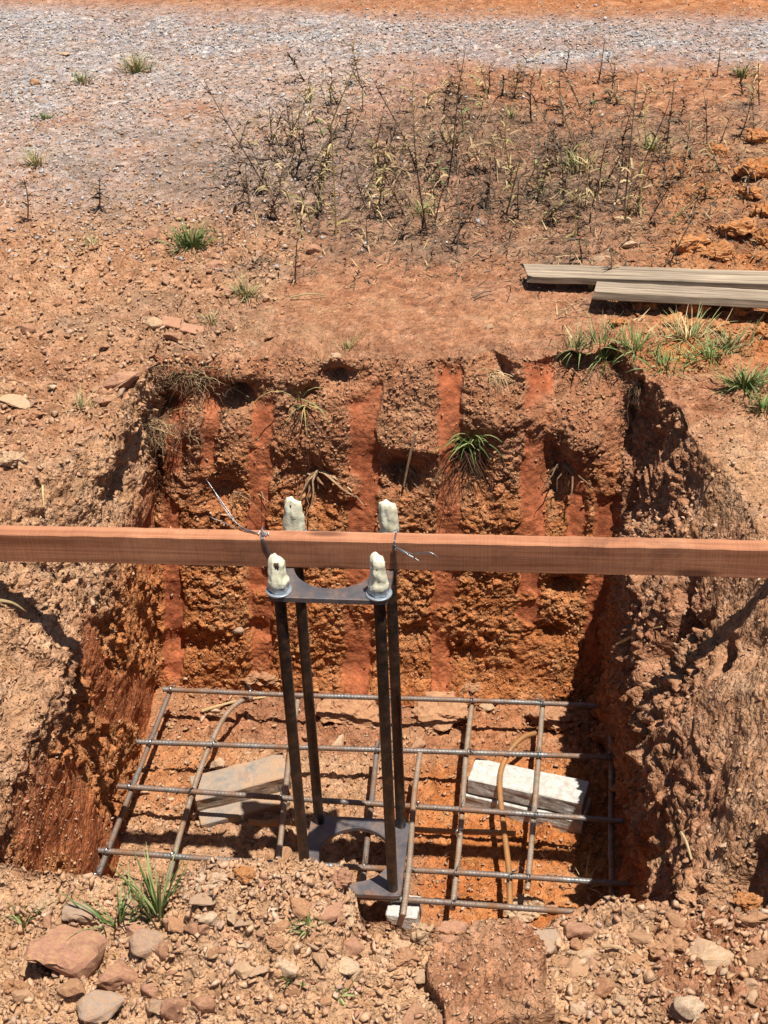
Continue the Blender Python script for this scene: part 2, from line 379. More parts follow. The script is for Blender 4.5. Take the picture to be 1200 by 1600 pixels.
# strips left by the bucket teeth on the far wall: (top x, z), (bottom x, z), half width
STR = [((-1.035, -.22), (-1.085, -1.08), .036), ((-.93, -.17), (-.95, -.42), .03), ((-.785, -.25), (-.812, -1.04), .04), ((-.475, -.16), (-.535, -1.10), .046),
       ((-.243, -.16), (-.292, -1.08), .04), ((-.012, -.13), (-.042, -1.02), .042), ((.105, -.4), (.10, -.62), .03), ((.19, -.17), (.172, -1.0), .038)]
edge = fbm(p, 26, 5, 3)*.015
strip = np.zeros(len(p), np.float32)
for (xa, za), (xb, zb), hw in STR:
    tt = (z-za)/(zb-za); cx = xa+(xb-xa)*tt
    m = sstep(hw*.82+.006, hw*.82-.003, np.abs(x-cx)+edge)*sstep(za+.05, za-.02, z+edge*3)*sstep(zb-.05, zb+.02, z+edge*3)
    strip = np.maximum(strip, m)
brk = sstep(.22, .4, fbm(p, 6, 31, 3)+.12*sstep(-.5, -.25, z)); strip = strip*(1-.85*brk)*(.85+.35*fbm(p, 11, 35, 2))*wB; strip = np.clip(strip, 0, 1)
# smeared smooth patches on the left wall, slanting with the bucket's stroke
sl = np.sin((y*.9+z*.55)*13+fbm(p, 3, 44, 2)*2.5); smear = sstep(.15, .6, sl)*sstep(-.35, -.55, z)*wL
tanm = np.zeros(len(p), np.float32); orm = tanm.copy(); grm = tanm.copy(); chm = tanm.copy()
n1 = fbm(p, 1.6, 71, 3); n2 = fbm(p, 5.0, 72, 3)
# colour of the soil by place
orm = np.where(wB, .72*sstep(-.30, -.65, z+n2*.2)+.05, orm)
orm = np.where(wL, .75*sstep(-.35, -.62, z+n2*.15), orm); orm = np.where(wR, .45*sstep(-.55, -.8, z+n2*.1), orm)
orm = np.where(flo, sstep(-.45, -.1, x+n2*.25)*.95+sstep(-.75, -1.0, x+n2*.2)*.6*sstep(2.5, 2.7, y), orm)
redslab = sstep(2.85, 2.95, y+n2*.1)*flo; orm = orm*(1-.7*redslab)
orm = np.where(top & (y > 3), np.maximum(sstep(.12, .42, x+n2*.18-.05*(y-3.5))*sstep(5.6, 5.0, y)*sstep(3.3, 3.5, y+n2*.1), 0)*np.maximum(sstep(-.2, .25, n1+.15)*.9, .75*sstep(.35, .6, x+n2*.2-.06*(y-3.5))), orm)
orm = np.where(top & (y > 6.9), np.maximum(orm, sstep(7.45, 7.75, y+(x-.5)*.12+n2*.15)*.4*sstep(-1.2, -.1, x+n2*.5)), orm)
tanm = np.where(near, .9+.3*n2, tanm); tanm = np.where(wR | (top & (x > .2) & (y < 3.1)), .12+.42*sstep(.30, .46, x)+.4*n2, tanm)
tanm = np.where(wL, .6*sstep(-.6, -.3, z)+.1, tanm); tanm = np.where(top & (x < -.8) & (y > 1.6) & (y < 7), .38+.5*n2, tanm)
tanm = np.where(flo, sstep(-.2, -.5, x+n2*.2)*.7*(1-redslab), tanm)
bare = sstep(.62, .3, np.hypot((x+.33)/1.0, (y-3.72)/.55)+n2*.12)*top
ch = sstep(0, .35, 1-np.hypot((x+.15)/1.75, (y-4.95)/1.15)+n2*.4)*top
ch = np.maximum(ch, .6*sstep(0, .3, 1-np.hypot((x+.5)/1.0, (y-3.62)/.3)+n2*.5)*top*(1-bare))
chm = np.clip(ch*(.52+.7*n2), 0, .85)
gl = 6.90-.06*(x+.5)
grm = sstep(.75, .25, np.abs(y-gl-.05+n2*.25)/(.9+.35*sstep(-.5, -2.5, x)))*top
grm = np.maximum(grm, .85*sstep(-.2, -1.2, x+n2*.4)*sstep(4.2, 5.0, y)*sstep(7.2, 6.6, y)*top)*(1-.85*sstep(7.45, 7.7, y+.16*(x-.5)+n2*.15))
# roughness of the lumps by place
rough = np.full(len(p), .30, np.float32)
rough = np.where(wB, .5, rough); rough = np.where(wL, .7, rough); rough = np.where(wR, .24+.8*sstep(.40, .30, x+n2*.03), rough)
rough = np.where(flo, .62, rough); rough = np.where(near, .85, rough)
rough = np.where(top & (y > 1.6) & (y < 5), np.maximum(rough, .75*sstep(-.55, -.95, x)), rough)
rough = np.where(top & (y > 1.6) & (y < 5), np.maximum(rough, .9*sstep(.25, .5, x)), rough)
rimz = sstep(3.66, 3.36, y+n2*.1)*top*(y > 3.2); rough = np.maximum(rough, .8*rimz)
rough = rough*(1-.45*bare)*(1-.93*strip)*(1-.8*smear)
rough *= .65+.6*sstep(-.4, .4, fbm(p, 4.5, 90, 2))
w1, c1 = worley(p, .062, 101); w2, c2 = worley(p, .027, 202); w3, c3 = worley(p, .0135, 303)
disp = rough*((w1-.3)*np.where(wB, .013, .020)+(w2-.3)*.0155+(w3-.3)*.0105*np.where((wL | wR) & (y < 2.3), .35, 1.0))+.0025*fbm(p, 40, 15, 2)
disp += np.where(wB, -.010*strip, 0)
# big low-frequency heave of the pit walls and rim
lf = np.stack([fbm(p, 3.2, 51, 3), fbm(p, 3.2, 57, 3), fbm(p, 3.2, 63, 3)], 1)
wt = (pitd*np.where(flo, .25, 1.0)*np.where(near, .6, 1.0)*(1-.45*strip)).astype(np.float32)
lf2 = (fbm(p, 9, 151, 2)*.028*(wR*sstep(.46, .30, x)+wL*.7)*(1-smear)*pitd).astype(np.float32)
cav = sstep(.38, .5, fbm(p*np.array([1, 1, .8], np.float32), 7.5, 171, 2))
disp = disp+lf2-(.03+.045*sstep(.42, .34, x)*wR)*cav*(wR+wL*.8)*(1-smear)
notch = np.exp(-((y-2.37)/.1)**2)*((x < -1.1) | (x > .45))
p2 = p+lf*(np.array([.045, .032, .03], np.float32)*wt[:, None])+nrm*disp[:, None].astype(np.float32)
p2[:, 2] += np.where(local & top, .02*fbm(p, .9, 81, 2)*(1-pitd)+.012*n2*(1-notch), 0)+notch*.012
p2[:, 2] += np.where(near, (.08*sstep(-.24, -.30, x)*sstep(-.60, -.48, x)-.012*sstep(-.30, -.2, x)*sstep(.16, .02, x)-.01)*sstep(1.2, 1.42, y)+.022*fbm(p, 5, 83, 2), 0)
p2[:, 1] -= np.where(vid <= 3, .065*sstep(-.29, -.24, x)*sstep(.14, .02, x)*sstep(1.2, 1.5, y), 0)
# ledges (towards the camera) and hollows (into the bank) on the far wall, by photo position
def wallpt(px, py):
    d = ray(px, py); a = (YBT-YBB)/(G-ZF)       # plane y = YBB + a (z - ZF)
    t = (YBB+a*(HC-ZF))/(d.y-a*d.z); return CAM+d*t
DENT = [(358, 628, 26, 16, .09), (528, 606, 26, 13, .06), (770, 582, 18, 16, .05), (785, 605, 18, 22, .05), (905, 602, 48, 24, .12), (965, 600, 26, 34, .13), (500, 770, 26, 40, .06),
        (620, 735, 30, 26, .06), (480, 630, 24, 12, .04), (735, 735, 26, 50, .06), (865, 745, 22, 45, .07), (350, 770, 30, 24, .05),
        (880, 920, 28, 14, .05), (715, 1030, 26, 16, .035), (1010, 690, 40, 60, .07), (400, 985, 18, 14, .03), (230, 745, 30, 60, .06), (245, 640, 30, 20, .07), (895, 640, 30, 16, .05),
        (300, 1005, 50, 16, .03), (640, 1000, 25, 18, .03), (850, 1000, 25, 12, .03)]
LEDGE = [(520, 575, 40, 14, .02), (350, 588, 55, 14, .045), (910, 562, 90, 16, .05), (640, 690, 50, 16, .022), (780, 660, 40, 20, .03), (470, 700, 40, 24, .015),
         (560, 660, 40, 30, .02), (300, 660, 50, 20, .03), (735, 800, 40, 40, .02), (900, 690, 40, 26, .04), (450, 600, 30, 14, .02), (820, 820, 40, 40, .02), (640, 1085, 200, 18, .05)]
bw = (vid >= 6) & (vid <= 7) & (y < 4.1) & (x > -1.35) & (x < .5)
for L, sgn in ((DENT, 1), (LEDGE, -1)):
    for px, py, rx, ry, dep in L:
        q = wallpt(px, py); k = mm(q); e = ((x-q.x)/(rx*k))**2+((z-q.z)/(ry*k*1.25))**2
        if sgn < 0: e = e+np.where(y > YBT+.04, ((y-YBT-.04)/.12)**2, 0)
        p2[:, 1] += np.where(bw, sgn*dep*np.exp(-e*1.1), 0)
# lip of turf over the back left corner
e = ((y-2.92)/.26)**2+((z+.19)/.07)**2
p2[:, 0] += np.where(np.isin(uid, (1, 2, 3)) & (x > -1.5), .045*np.exp(-e), 0)
me = mesh_np('ground', p2, (lambda i: np.stack([i[:-1, :-1], i[:-1, 1:], i[1:, 1:], i[1:, :-1]], -1).reshape(-1, 4))(np.arange(nv*nu).reshape(nv, nu)), True)
for k, a in (('tan', np.clip(tanm, 0, 1)), ('orange', np.clip(orm, 0, 1)), ('gravel', np.clip(grm*(.85+.7*n2+.5*n1), 0, 1)*.85), ('char', chm), ('strip', np.clip(np.maximum(strip, smear*.55), 0, 1)), ('clod', c2*.5+c3*.5)):
    attr(me, k, a)
ground = tag(link('ground', me, M['soil']), kind='structure')
bpy.context.view_layer.update()

def hit(px, py):
    ok, loc, n, i = ground.ray_cast(CAM, ray(px, py).normalized()); return loc, n
def down(X_, Y_, z0=1.0):
    ok, loc, n, i = ground.ray_cast(Vector((X_, Y_, z0)), Vector((0, 0, -1))); return loc, n

# ------------------------------------------------------------------ timber across the pit
def timber(name, x0, x1, y0, y1, z0, z1, mat, nx=24, wob=.0012, sag=0, seed=1, ends=None):
    """a sawn stick with rounded arrises and slightly uneven faces, lying along local x"""
    r = random.Random(seed); mb = MB(); rings = []
    b = .0025
    sec = [(y0+b, z0), (y1-b, z0), (y1, z0+b), (y1, z1-b), (y1-b, z1), (y0+b, z1), (y0, z1-b), (y0, z0+b)]
    Vv = []; Fq = []
    for i in range(nx+1):
        t = i/nx; xx = x0+(x1-x0)*t; dy = r.uniform(-wob, wob); dz = r.uniform(-wob, wob)+sag*math.sin(math.pi*t)
        for k, (yy, zz) in enumerate(sec):
            ex = 0
            if ends and i in (0, nx): ex = ends*r.uniform(-1, 1)
            Vv.append((xx+ex, yy+dy+r.uniform(-wob, wob)*.5, zz+dz+r.uniform(-wob, wob)*.5))
    for i in range(nx):
        for k in range(8): Fq.append((i*8+k, (i+1)*8+k, (i+1)*8+(k+1) % 8, i*8+(k+1) % 8))
    Fq.append(tuple(range(8))); Fq.append(tuple(nx*8+k for k in range(7, -1, -1)))
    mb.add(Vv, Fq); return mb
BZ0, BZ1 = -.108, -.036
bm_ = timber('wooden_board', -.98, .98, -.0185, .0185, BZ0, BZ1, M['board'], 70, .0006, 0, 3)
board = bm_.build('wooden_board', M['board'], loc=(-.33, 2.374, 0), rot=(0, 0, math.radians(1.2)))
tag(board, 'reddish brown sawn timber board laid level across the whole pit', 'board')

# ------------------------------------------------------------------ anchor bolt cage
CX, CY, HB = -.4278, 2.3746, .1043
PT0, PT1 = -.121, -.109       # top plate
PB0, PB1 = -.9920, -.980      # bottom plate
cage = empty('anchor_bolt_cage', (CX, CY, PB0), math.radians(.36))
tag(cage, 'black steel anchor bolt cage with two plates and four taped bolt tips', 'anchor cage')
def plate_mesh(half, rh, z0, z1, n=64):
    V_ = []; F_ = []; ch = .006
    outer = []
    for i in range(n):
        a = 2*math.pi*i/n; c, s_ = math.cos(a), math.sin(a); k = half/max(abs(c), abs(s_))
        # soften the corners a little
        q = Vector((c*k, s_*k)); 
        if abs(q.x)+abs(q.y) > 2*half-ch: q *= (2*half-ch)/(abs(q.x)+abs(q.y))
        outer.append(q)
    b = .0012
    for i in range(n):
        a = 2*math.pi*i/n; o = outer[i]; h = Vector((math.cos(a), math.sin(a)))
        V_ += [(o.x*(1-b/half), o.y*(1-b/half), z1), (o.x, o.y, z1-b), (o.x, o.y, z0), (h.x*rh, h.y*rh, z0), (h.x*rh, h.y*rh, z1-b), (h.x*(rh+b), h.y*(rh+b), z1)]
    for i in range(n):
        j = (i+1) % n
        for k in range(6): F_.append((i*6+k, i*6+(k+1) % 6, j*6+(k+1) % 6, j*6+k))
    return MB().add(V_, F_)
plate_mesh(.126, .089, PT0-PB0, PT1-PB0).build('top_plate', M['plate'], cage)
plate_mesh(.126, .089, 0, PB1-PB0).build('bottom_plate', M['plate'], cage)
def hexnut(r, h, z0):
    b = .12*h; V_ = []; F_ = []
    for zz, k in ((z0, .93), (z0+b, 1), (z0+h-b, 1), (z0+h, .93)):
        for i in range(6):
            a = math.pi/3*i+.3; V_.append((r*k*math.cos(a), r*k*math.sin(a), zz))
    for q in range(3):
        for i in range(6): F_.append((q*6+i, q*6+(i+1) % 6, q*6+6+(i+1) % 6, q*6+6+i))
    F_.append(tuple(range(5, -1, -1))); F_.append(tuple(range(18, 24))); return MB().add(V_, F_)
def disc(r, z0, z1, n=28):
    V_ = []; F_ = []
    for zz, rr in ((z0, r*.98), (z0+.0008, r), (z1-.0008, r), (z1, r*.97)):
        for i in range(n): a = 2*math.pi*i/n; V_.append((rr*math.cos(a), rr*math.sin(a), zz))
    for q in range(3):
        for i in range(n): F_.append((q*n+i, q*n+(i+1) % n, q*n+n+(i+1) % n, q*n+n+i))
    F_.append(tuple(range(n-1, -1, -1))); F_.append(tuple(range(3*n, 4*n))); return MB().add(V_, F_)
def tape_wrap(z0, z1, seed, prof):
    """crumpled masking tape wound round the bolt end"""
    n, m = 34, 16; Vv = []; rr = random.Random(seed)
    ph = [rr.uniform(0, 6.28) for _ in range(8)]; bend = rr.uniform(-.004, .004), rr.uniform(-.003, .003)
    pts = []
    for j in range(m+1):
        t = j/m
        for i in range(n):
            a = 2*math.pi*i/n; r_ = np.interp(t, [q[0] for q in prof], [q[1] for q in prof])
            tri = lambda v: abs((v/6.283*2) % 2-1)*2-1
            fold = .0030*tri(2*a+ph[0]+t*1.2)+.0022*tri(5*a-1.6*t+ph[1])+.0014*tri(9*a+3*t+ph[2])
            ed = .0013*(1 if (t*1.6+a/6.283+ph[4]) % 1.0 > .7 else 0)
            r2 = max(.0012, r_+(fold*(.3+.7*t)+ed)*min(1, r_/.01)); sq = 1-.5*max(0, t-.5)
            pts.append((r2*math.cos(a)*(1+.08*math.sin(ph[5])), r2*math.sin(a)*sq, z0+(z1-z0)*t+.006*t*math.sin(a+ph[6])))
    Pn = np.array(pts, np.float32); nn = fbm(Pn*np.array([1, 1, .35], np.float32)+seed*3.1, 130, seed, 2)*.0022
    rad = Pn[:, :2]/(np.linalg.norm(Pn[:, :2], axis=1, keepdims=True)+1e-6); Pn[:, :2] += rad*nn[:, None]
    tt = (Pn[:, 2]-z0)/(z1-z0); Pn[:, 0] += bend[0]*tt**2; Pn[:, 1] += bend[1]*tt**2
    F_ = [(j*n+i, j*n+(i+1) % n, (j+1)*n+(i+1) % n, (j+1)*n+i) for j in range(m) for i in range(n)]
    F_.append(tuple(m*n+i for i in range(n)))
    return MB().add(Pn.tolist(), F_)
PROF = [[(0, .022), (.12, .0225), (.3, .0185), (.55, .0165), (.8, .0145), (.93, .0105), (1, .002)],
        [(0, .0215), (.1, .0225), (.25, .0185), (.5, .0165), (.70, .0155), (.76, .0178), (.92, .0145), (1, .004)],
        [(0, .021), (.2, .021), (.5, .0185), (.8, .016), (.95, .013), (1, .004)],
        [(0, .018), (.2, .0185), (.5, .0182), (.8, .0168), (.93, .0135), (1, .004)]]
for i, (sx, sy) in enumerate(((-1, -1), (1, -1), (-1, 1), (1, 1))):
    tip = (-.020, -.010, -.012, -.014)[i]
    mb = MB(); zz = [-.02, -.019]+list(np.linspace(.05, tip-PB0-.02, 10))+[tip-PB0-.012]
    mb.tube([(0, 0, q) for q in zz], [.0115]+[.0127]*(len(zz)-2)+[.011], 16)
    bolt = mb.build('anchor_bolt', M['blacksteel'], cage, True, loc=(sx*HB, sy*HB, 0))
    zt = PT1-PB0
    disc(.0275, zt+.0003, zt+.0043).build('washer', M['zinc'], bolt)
    hexnut(.0225, .02, zt+.0045).build('nut', M['zinc'], bolt)
    tape_wrap(zt+.019, tip-PB0, 20+i, PROF[i]).build('tape_wrap', M['tape'], bolt, True)
    hexnut(.0215, .016, -.0165).build('nut', M['blacksteel'], bolt)

# ------------------------------------------------------------------ wire ties on the board
def wirepath(mb, pts, r=.0009, n=5, sub=6):
    P_ = [Vector(q) for q in pts]; out = []
    for i in range(len(P_)-1):
        a, b, c, d = P_[max(i-1, 0)], P_[i], P_[i+1], P_[min(i+2, len(P_)-1)]
        for k in range(sub):
            t = k/sub; out.append(.5*((2*b)+(c-a)*t+(2*a-5*b+4*c-d)*t*t+(3*b-a-3*c+d)*t**3))
    out.append(P_[-1]); return mb.tube(out, r, n)
def boardpt(px, py, face):    # a point on the board's top ('t') or front ('f') seen at a photo position
    q = at(px, py, z=BZ1+.002) if face == 't' else at(px, py, Y=2.3515); return q
bl = boardpt(412, 829, 't'); yf = 2.374-.0185+(bl.x+.33)*.021
t1 = MB()
for k in range(3):
    o = .0022*(k-1)
    wirepath(t1, [(bl.x-.004, yf+.030, BZ1+.002), (bl.x+o, yf+.01, BZ1+.0022), (bl.x+.004+o, yf-.0012, BZ1), (bl.x+.013+o, yf-.0016, BZ1-.03), (bl.x+.026+o, yf-.003, BZ1-.066),
                  (bl.x+.03+o, yf-.02, PT1-.006), (bl.x+.032+o, yf-.018, PT0-.006), (bl.x+.034+o, yf+.012, PT0-.005), (bl.x+.03, yf+.040, PT0+.01), (bl.x, yf+.0405, BZ1), (bl.x-.004, yf+.030, BZ1+.002)])
for k in range(5):          # the twisted knot
    a = k*1.3; wirepath(t1, [(bl.x-.008+.004*k, yf+.012+.005*math.sin(a), BZ1+.003), (bl.x-.004+.004*k, yf+.018+.004*math.cos(a), BZ1+.008), (bl.x+.002+.003*k, yf+.012, BZ1+.003)], .0011)
wirepath(t1, [(bl.x-.006, yf+.015, BZ1+.004), (bl.x-.05, yf+.03, BZ1+.012), (bl.x-.085, yf+.055, BZ1+.035), (bl.x-.115, yf+.085, BZ1+.07)], .001)
wirepath(t1, [(bl.x-.006, yf+.017, BZ1+.004), (bl.x-.045, yf+.028, BZ1+.006), (bl.x-.08, yf+.06, BZ1+.03), (bl.x-.135, yf+.11, BZ1+.078)], .001)
wirepath(t1, [(bl.x-.006, yf+.017, BZ1+.004), (bl.x-.06, yf+.035, BZ1+.004), (bl.x-.12, yf+.05, BZ1+.02)], .0009)
tag(t1.build('tie_wire', M['wire'], None, True), 'thin wire loop tied round the board beside the front left taped bolt', 'wire')
bl = boardpt(617, 838, 't'); yf = 2.374-.0185+(bl.x+.33)*.021; t2 = MB()
for k in range(2):
    o = .002*k
    wirepath(t2, [(bl.x+o, yf+.03, BZ1+.002), (bl.x+o, yf+.008, BZ1+.0022), (bl.x+o, yf-.0016, BZ1-.002), (bl.x+o+.001, yf-.0018, BZ1-.04), (bl.x+.002+o, yf-.002, BZ0-.002), (bl.x+.002+o, yf+.001, PT0-.005), (bl.x+o, yf+.02, PT0-.006),
                  (bl.x+o, yf+.0385, BZ0), (bl.x+o, yf+.0395, BZ1), (bl.x+o, yf+.03, BZ1+.002)])
for k in range(4):
    a = k*1.7; wirepath(t2, [(bl.x-.003, yf-.003, BZ1-.004-.004*k), (bl.x+.004, yf-.008+.003*math.sin(a), BZ1-.004-.003*k), (bl.x+.003, yf-.002, BZ1-.01-.003*k)], .0011)
wirepath(t2, [(bl.x+.002, yf-.004, BZ1-.008), (bl.x+.02, yf-.016, BZ1-.014), (bl.x+.052, yf-.022, BZ1-.03)], .0011)
wirepath(t2, [(bl.x+.002, yf-.004, BZ1-.008), (bl.x+.024, yf-.018, BZ1-.012), (bl.x+.056, yf-.03, BZ1-.026)], .001)
wirepath(t2, [(bl.x+.002, yf-.004, BZ1-.008), (bl.x+.03, yf-.025, BZ1-.012), (bl.x+.075, yf-.03, BZ1-.002), (bl.x+.095, yf-.035, BZ1-.012)], .0008)
wirepath(t2, [(bl.x+.002, yf-.004, BZ1-.008), (bl.x+.04, yf-.02, BZ1-.014), (bl.x+.085, yf-.03, BZ1-.006)], .0008)
tag(t2.build('tie_wire', M['wire'], None, True), 'wire tie with loose splayed ends on the board above the front right bolt', 'wire')

# ------------------------------------------------------------------ rebar mat on the pit floor
def rebar(pts, r=.0074, rib=.0095, sides=8):
    """ribbed bar along a path"""
    P_ = [Vector(q) for q in pts]; segs = [(b-a).length for a, b in zip(P_, P_[1:])]; L = sum(segs); step = rib/3; n = int(L/step)
    out = []; rad = []; acc = 0; k = 0
    for i in range(n+1):
        s_ = i*L/n
        while k < len(segs)-1 and s_ > acc+segs[k]: acc += segs[k]; k += 1
        out.append(P_[k].lerp(P_[k+1], min(1, (s_-acc)/segs[k]))); rad.append(r*(1.07 if i % 3 == 0 else .965))
    return MB().tube(out, rad, sides)
def smooth(pts, sub=8):
    P_ = [Vector(q) for q in pts]; out = []
    for i in range(len(P_)-1):
        a, b, c, d = P_[max(i-1, 0)], P_[i], P_[i+1], P_[min(i+2, len(P_)-1)]
        for k in range(sub):
            t = k/sub; out.append(.5*((2*b)+(c-a)*t+(2*a-5*b+4*c-d)*t*t+(3*b-a-3*c+d)*t**3))
    out.append(P_[-1]); return out
mat0 = at(560, 1250, z=-1.0)
rmat = empty('rebar_mat', (mat0.x, mat0.y, -1.02)); OFF = Vector((mat0.x, mat0.y, -1.02))
tag(rmat, 'grid of ribbed reinforcing bars tied together over the pit floor', 'rebar grid')
ZR, ZC = -1.0, -1.0162
def bar(pts, mat, label=None):
    pts = [Vector(q) for q in pts]
    if len(pts) == 2:
        a_, b_ = pts; bo = Vector((RNG.uniform(-1, 1)*.004, RNG.uniform(-1, 1)*.004, RNG.uniform(-1, 0)*.002)); pts = smooth([a_, a_.lerp(b_, .3)+bo, a_.lerp(b_, .7)-bo*.6, b_], 6)
    o = rebar([Vector(q)-OFF for q in pts]).build('rebar', M[mat], rmat, True)
    if label: o['label'] = label
    return o
def pz(px, py, z): q = at(px, py, z=z); return (q.x, q.y, q.z)
ROWS = [((255, 1077), (972, 1104), 'rebar'), ((213, 1159), (975, 1184), 'rebar'), ((184, 1228), (975, 1283), 'rebar'), ((143, 1328), (985, 1382), 'rebar')]
for a, b, m_ in ROWS: bar([pz(*a, ZR), pz(*b, ZR)], m_)
bar([pz(560, 1401, ZR), pz(950, 1428, ZR)], 'rebar')
bar([pz(268, 1074, ZC), pz(150, 1375, ZC), pz(140, 1400, ZC)], 'rebar')
bar([pz(205, 1240, ZC-.016), pz(150, 1378, ZC-.016)], 'rebar')
bar(smooth([pz(392, 1090, ZC-.03), pz(375, 1096, ZC-.005), pz(352, 1118, ZC), pz(330, 1160, ZC), pz(312, 1205, ZC), pz(288, 1280, ZC), pz(262, 1375, ZC)]), 'brownbar', 'brown bar with a curved hook at its far end')
bar([pz(466, 1090, ZC), pz(452, 1180, ZC), pz(432, 1375, ZC)], 'brownbar')
bar([pz(590, 1160, ZC), pz(566, 1390, ZC)], 'rebar')
bar([pz(656, 1178, ZR+.0162), pz(630, 1430, ZR+.0162)], 'brownbar', 'pale brown bar lying on top of the cross bars')
bar([pz(738, 1095, ZC), pz(707, 1420, ZC)], 'brownbar')
bar(smooth([pz(836, 1146, ZC-.02), pz(818, 1152, ZC), pz(799, 1170, ZC+.006), pz(784, 1200, ZC), pz(781, 1235, ZC), pz(788, 1300, ZC), pz(795, 1360, ZC), pz(797, 1420, ZC)]), 'rustbar', 'orange rusty bar with a hooked far end')
bar([pz(848, 1100, ZC), pz(838, 1230, ZC), pz(824, 1390, ZC)], 'brownbar')
bar([pz(953, 1098, ZC), pz(957, 1400, ZC)], 'rebar')
bar([pz(648, 1296, ZC-.0162), pz(806, 1303, ZC-.0162)], 'rustbar', 'short rusty offcut tied below the grid')
bar([pz(388, 1283, ZC-.0162), pz(470, 1288, ZC-.0162)], 'rustbar', 'short rusty offcut tied below the grid')
def tie(px, py, z=ZR, seed=0):
    r = random.Random(seed); q = Vector(pz(px, py, z))-OFF; mb = MB()
    for k in range(2):
        a = .78+.4*k; d = Vector((math.cos(a), math.sin(a), 0)); w = Vector((0, 0, 1))
        wirepath(mb, [q-d*.008-w*.004, q-d*.006+w*.006, q+w*.009, q+d*.006+w*.006, q+d*.008-w*.004], .0015, 5, 4)
    e = Vector((r.uniform(-1, 1), r.uniform(-1, 1), .6)).normalized()
    wirepath(mb, [q+w*.008, q+w*.012+e*.01, q+w*.01+e*.026], .001, 4, 3); wirepath(mb, [q+w*.008, q+w*.014-e*.006, q+w*.012+e*.018+Vector((.006, 0, 0))], .001, 4, 3)
    mb.build('tie_wire', M['wire'], rmat)
for k, (a, b) in enumerate([(268, 1078), (392, 1082), (236, 1161), (335, 1163), (455, 1168), (590, 1172), (203, 1230), (300, 1236), (440, 1246), (652, 1262), (168, 1330), (270, 1336), (570, 1354), (737, 1096), (847, 1101), (733, 1176),
                            (843, 1180), (720, 1265), (838, 1274), (712, 1365), (798, 1371), (826, 1372), (640, 1360), (708, 1413), (150, 1368), (458, 1282), (715, 1300), (955, 1104), (953, 1183)]):
    tie(a, b, ZR, k)

# ------------------------------------------------------------------ concrete pavers
def paver(L, W, T, seed, chip=.006):
    bm = bmesh.new(); bmesh.ops.create_cube(bm, size=1)
    for v in bm.verts: v.co = Vector((v.co.x*L, v.co.y*W, v.co.z*T))
    bmesh.ops.bevel(bm, geom=bm.edges[:], offset=.0025, segments=1, affect='EDGES')
    bmesh.ops.subdivide_edges(bm, edges=[e for e in bm.edges if e.calc_length() > .03], cuts=9, use_grid_fill=True)
    co = np.array([v.co for v in bm.verts], np.float32)+seed; d = fbm(co, 45, seed, 3)*.0022+np.minimum(0, fbm(co, 22, seed+4, 2)+.25)*chip
    bm.normal_update()
    for v, k in zip(bm.verts, d): v.co += v.normal*float(k)
    me = bpy.data.meshes.new('concrete_paver'); bm.to_mesh(me); bm.free(); return me
def put_paver(pa, pb, z, W, T, seed, label, tilt=(0, 0), m_='conc'):
    a = at(*pa, z=z); b = at(*pb, z=z); c = (a+b)/2; d = b-a
    o = link('concrete_paver', paver(d.length, W, T, seed), M[m_], None, loc=(c.x, c.y, z-T/2), rot=(tilt[0], tilt[1], math.atan2(d.y, d.x)))
    return tag(o, label, 'paver', 'concrete pavers under the rebar grid')
put_paver((737, 1200), (916, 1238), -1.022, .088, .05, 1, 'pale concrete paver on top of the right hand pair')
put_paver((733, 1222), (918, 1266), -1.078, .10, .055, 2, 'lower concrete paver of the right hand pair, half sunk in orange soil')
put_paver((300, 1228), (448, 1195), -1.038, .09, .055, 3, 'soil dusted concrete paver on top of the left hand pair', (.10, -.05), 'dustyconc')
put_paver((308, 1266), (446, 1232), -1.092, .10, .05, 4, 'lower concrete paver of the left hand pair under scattered rubble', (.06, -.02), 'dustyconc')
put_paver((606, 1412), (655, 1417), -1.018, .07, .06, 5, 'small white concrete block under the front right corner of the cage')

# ------------------------------------------------------------------ old planks beyond the pit
def plank(px0, px1, z, W, T, seed, label, tilt=0.0, broken=False):
    a = at(*px0, z=z); b = at(*px1, z=z); d = b-a; L = d.length+.5
    mb = timber('wood_plank', 0, L, -W/2, W/2, -T, 0, M['plank'], 26, .0007, .002, seed, .014)
    if broken:
        for i, (vx, vy_, vz_) in enumerate(mb.v):
            if vx < .02 and vy_ < 0: mb.v[i] = (vx+.03, vy_, vz_)
    o = mb.build('wood_plank', M['plank'], None, loc=a, rot=(tilt, 0, math.atan2(d.y, d.x)))
    return tag(o, label, 'plank', 'old planks lying beyond the pit')
plank((815, 421), (1200, 434), G+.058, .085, .024, 5, 'weathered grey plank with a splintered end, rear of the two beyond the pit', .05, True)
plank((930, 447), (1200, 462), G+.066, .095, .026, 6, 'weathered pale plank, front of the two beyond the pit', -.10)

# ------------------------------------------------------------------ stones and clods
def hull(npts, seed, flat=.7, rmin=.8):
    r = random.Random(seed); bm = bmesh.new()
    for _ in range(npts):
        v = Vector((r.gauss(0, 1), r.gauss(0, 1), r.gauss(0, 1))).normalized()*r.uniform(rmin, 1.0)
        bm.verts.new((v.x*.5, v.y*.5*r.uniform(.8, 1), v.z*.5*flat))
    res = bmesh.ops.convex_hull(bm, input=bm.verts[:])
    bmesh.ops.delete(bm, geom=[v for v in bm.verts if not v.link_faces], context='VERTS')
    bmesh.ops.triangulate(bm, faces=bm.faces[:]); bmesh.ops.recalc_face_normals(bm, faces=bm.faces[:]); return bm
def bm_np(bm):
    bm.verts.index_update(); V_ = np.array([v.co for v in bm.verts], np.float32); F_ = np.array([[v.index for v in f.verts] for f in bm.faces], np.int32); bm.free(); return V_, F_
SMALL = [bm_np(hull(8, 500+i, .55+.03*i, .5)) for i in range(16)]
